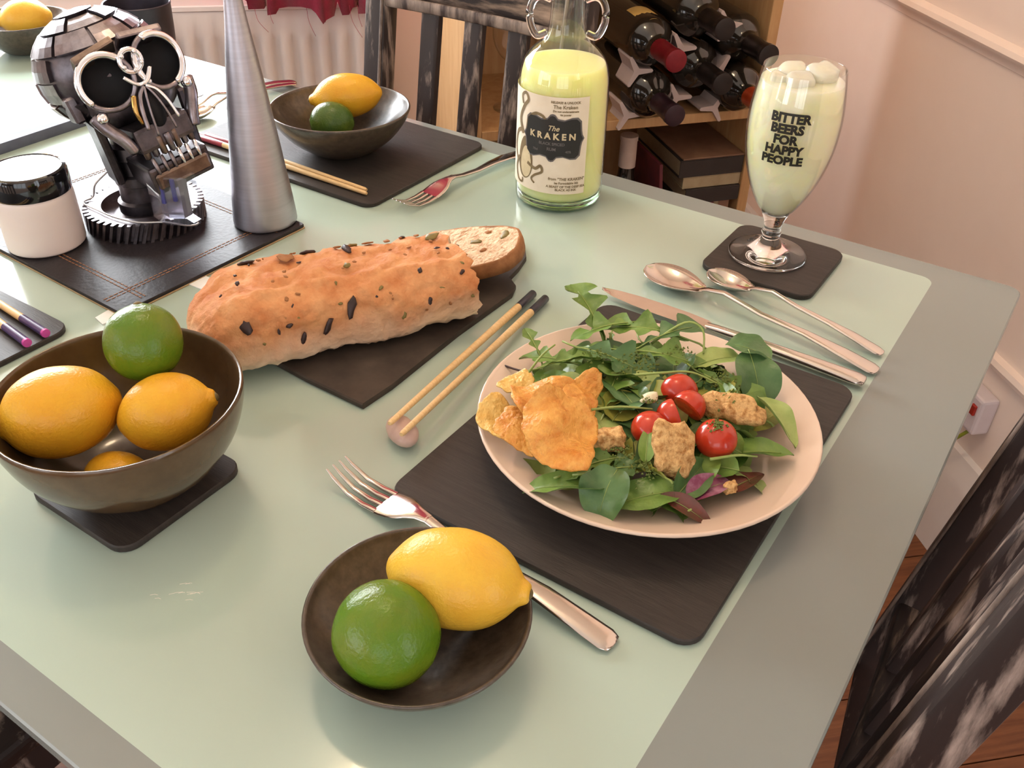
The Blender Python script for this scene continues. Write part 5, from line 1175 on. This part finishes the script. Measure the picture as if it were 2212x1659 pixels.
# tomatoes
def tomato(label, loc, r, cut=False, rot=(0, 0, 0), seed=0):
    t = thing('cherry_tomato', label, 'tomato', loc, 0, 'cherry tomatoes on the salad'); t.rotation_euler = rot
    if not cut: obj('skin', blob(r, r, r * .92, 24, 16, .04, 1.2, seed), 'tomato', t)
    else:
        v, f = blob(r, r * .96, r, 24, 16, .04, 1.2, seed)
        v = [(p[0], p[1], min(p[2], r * .16)) for p in v]
        obj('skin', (v, f), 'tomato', t, sharp=50)
        obj('flesh', lathe([(0, r * .20), (r * .35, r * .185), (r * .6, r * .21), (r * .85, r * .19), (r * .93, r * .165)], 24), 'tomato_flesh', t)
    return t
tomato('halved cherry tomato, cut side up, at the back of the tomato group', (-.1845, .4990, .0455), .0135, True, hd(0, 10, -140), 1)
tomato('halved cherry tomato resting in front of the rear half', (-.1700, .4830, .0490), .0115, True, hd(-30, -30, 120), 2)
tomato('tomato wedge in the middle of the tomato group', (-.1745, .4690, .0480), .0120, True, hd(150, 70, 40), 3)
tomato('whole cherry tomato touching the front crouton on its left', (-.1830, .4515, .0450), .0125, False, hd(0), 4)
t5 = tomato('whole cherry tomato with pesto on top, right of the front crouton', (-.1425, .4670, .0450), .0140, False, hd(0), 5)
# croutons
def crouton(label, loc, rot, sx_, sy_, sz_, seed):
    v, f = blob(sx_, sy_, sz_, 30, 20, .42, 1.9, seed, 3.0)
    v = [Vector(p) * (1 + .07 * noise.noise(Vector(p) * 330)) for p in v]
    o = obj('crouton', (v, f), 'crouton', loc=loc, rot=rot); return tag(o, label, 'crouton', 'croutons on the salad')
crouton('long toasted crouton with green herbs at the right', (-.1445, .5010, .0490), hd(-22, -4, 28), .0200, .0105, .0075, 1)
crouton('upright toasted crouton in front of the tomatoes', (-.1590, .4340, .0510), hd(97, 44, 8), .0165, .0135, .0085, 4)
crouton('small crouton beside the crisps', (-.1990, .4240, .0465), hd(5, 0, 0), .0110, .0068, .0070, 3)
crouton('tiny orange crouton crumb beside the purple leaf', (-.1190, .4405, .0345), hd(30), .0048, .0036, .0034, 7)
# crisps: thin wavy fried sheets
def crisp(label, loc, rot, L, Wd, m, seed, wave=.006, pts=None):
    n1, n2 = 48, 14; V, F = [], []
    th = .0011
    for side in (0, 1):
        V.append((0, 0, -th * side))
        for j in range(1, n2 + 1):
            for i in range(n1):
                a = 2 * PI * i / n1; rr = j / n2
                k = 1 + .22 * noise.noise(Vector((math.cos(a) * 1.3, math.sin(a) * 1.3, seed * 2.3))) + .09 * noise.noise(Vector((math.cos(a) * 5, math.sin(a) * 5, seed)))
                x, y = L / 2 * rr * k * math.cos(a), Wd / 2 * rr * k * math.sin(a)
                z = wave * (noise.noise(Vector((x * 42, y * 42, seed * 1.7))) * 1.5 + .8 * (x / (L / 2)) ** 2 - .5 * (y / (Wd / 2)) ** 2) + .0012 * noise.noise(Vector((x * 200, y * 200, seed))) + .0006 * noise.noise(Vector((x * 520, y * 520, seed)))
                V.append((x, y, z - th * side))
    m_ = 1 + n1 * n2
    for s in (0, 1):
        o_ = m_ * s
        for i in range(n1):
            q = (o_, o_ + 1 + i, o_ + 1 + (i + 1) % n1); F.append(q if not s else q[::-1])
            for j in range(n2 - 1):
                q = (o_ + 1 + j * n1 + i, o_ + 1 + (j + 1) * n1 + i, o_ + 1 + (j + 1) * n1 + (i + 1) % n1, o_ + 1 + j * n1 + (i + 1) % n1); F.append(q if not s else q[::-1])
    e = 1 + (n2 - 1) * n1
    for i in range(n1): F.append((e + i, m_ + e + i, m_ + e + (i + 1) % n1, e + (i + 1) % n1))
    o = obj('potato_crisp', (V, F), m, loc=loc, rot=rot); return tag(o, label, 'crisp', 'crisps piled on the left of the salad')
crisp('large golden crisp in front of the crisp pile', (-.2200, .3990, .0600), hd(-70, -34, 8), .058, .046, 'crisp', 1, .007)
crisp('orange wavy crisp behind the large crisp', (-.2460, .4260, .0540), hd(20, -10, 22), .060, .044, 'crisp', 2, .008)
crisp('pale yellow crisp at the left of the pile, on the rim', (-.2720, .4050, .0420), hd(-70, -12, -8), .042, .028, 'crisp_pale', 3, .004)
crisp('curled crisp at the top right of the pile', (-.2320, .4470, .0560), hd(60, 20, 24), .036, .026, 'crisp', 4, .008)
crisp('small pale crisp at the top left of the pile', (-.2840, .4420, .0450), hd(40, 20, 10), .026, .020, 'crisp_pale', 5, .005)
crisp('crisp lying flat under the pile', (-.2440, .4080, .0440), hd(-20, 0, 6), .056, .040, 'crisp', 6, .005)
# white cheese flake and pesto crumbs
tag(obj('cheese_flake', blob(.0062, .0042, .0030, 14, 9, .5, 2.0, 4), 'cheese', loc=(-.1935, .4700, .0545), rot=hd(20)), 'small white cheese flake beside the tomato wedge', 'cheese')
random.seed(8)
V, F = [], []
spots = [(-.1425, .4650, .0590, .0055, 60), (-.1470, .5030, .0562, .010, 60), (-.1935, .4680, .0560, .006, 40), (-.1690, .4180, .0430, .013, 120), (-.2220, .5080, .0540, .020, 110), (-.1640, .5300, .0500, .012, 60), (-.2050, .5350, .0540, .014, 50), (-.1890, .4200, .0450, .012, 60), (-.2500, .4980, .0530, .012, 40)]
for x, y, z, sp, cnt in spots:
    for _ in range(cnt):
        g = [random.gauss(0, .45) for _ in range(2)]; s = random.uniform(.0006, .0014)
        d2 = (g[0] ** 2 + g[1] ** 2) * sp * sp
        c = Vector((x + g[0] * sp, y + g[1] * sp, z - (d2 / .026 if sp < .006 else d2 / .05) + random.uniform(-.0010, .0006))); k = len(V)
        for dx, dy, dz_ in ((1, 0, 0), (-.5, .9, 0), (-.5, -.9, 0), (0, 0, 1), (0, 0, -1)): V.append(c + Vector((dx, dy, dz_)) * s * random.uniform(.7, 1.3))
        F += [(k, k + 1, k + 3), (k + 1, k + 2, k + 3), (k + 2, k, k + 3), (k + 1, k, k + 4), (k + 2, k + 1, k + 4), (k, k + 2, k + 4)]
c = Vector((-.19, .47, .05))
pst = tag(obj('pesto_crumbs', ([p - c for p in V], F), 'pesto', loc=c, smooth=False), 'green pesto crumbs sprinkled over tomatoes, croutons and leaves', 'pesto')
pst['kind'] = 'stuff'
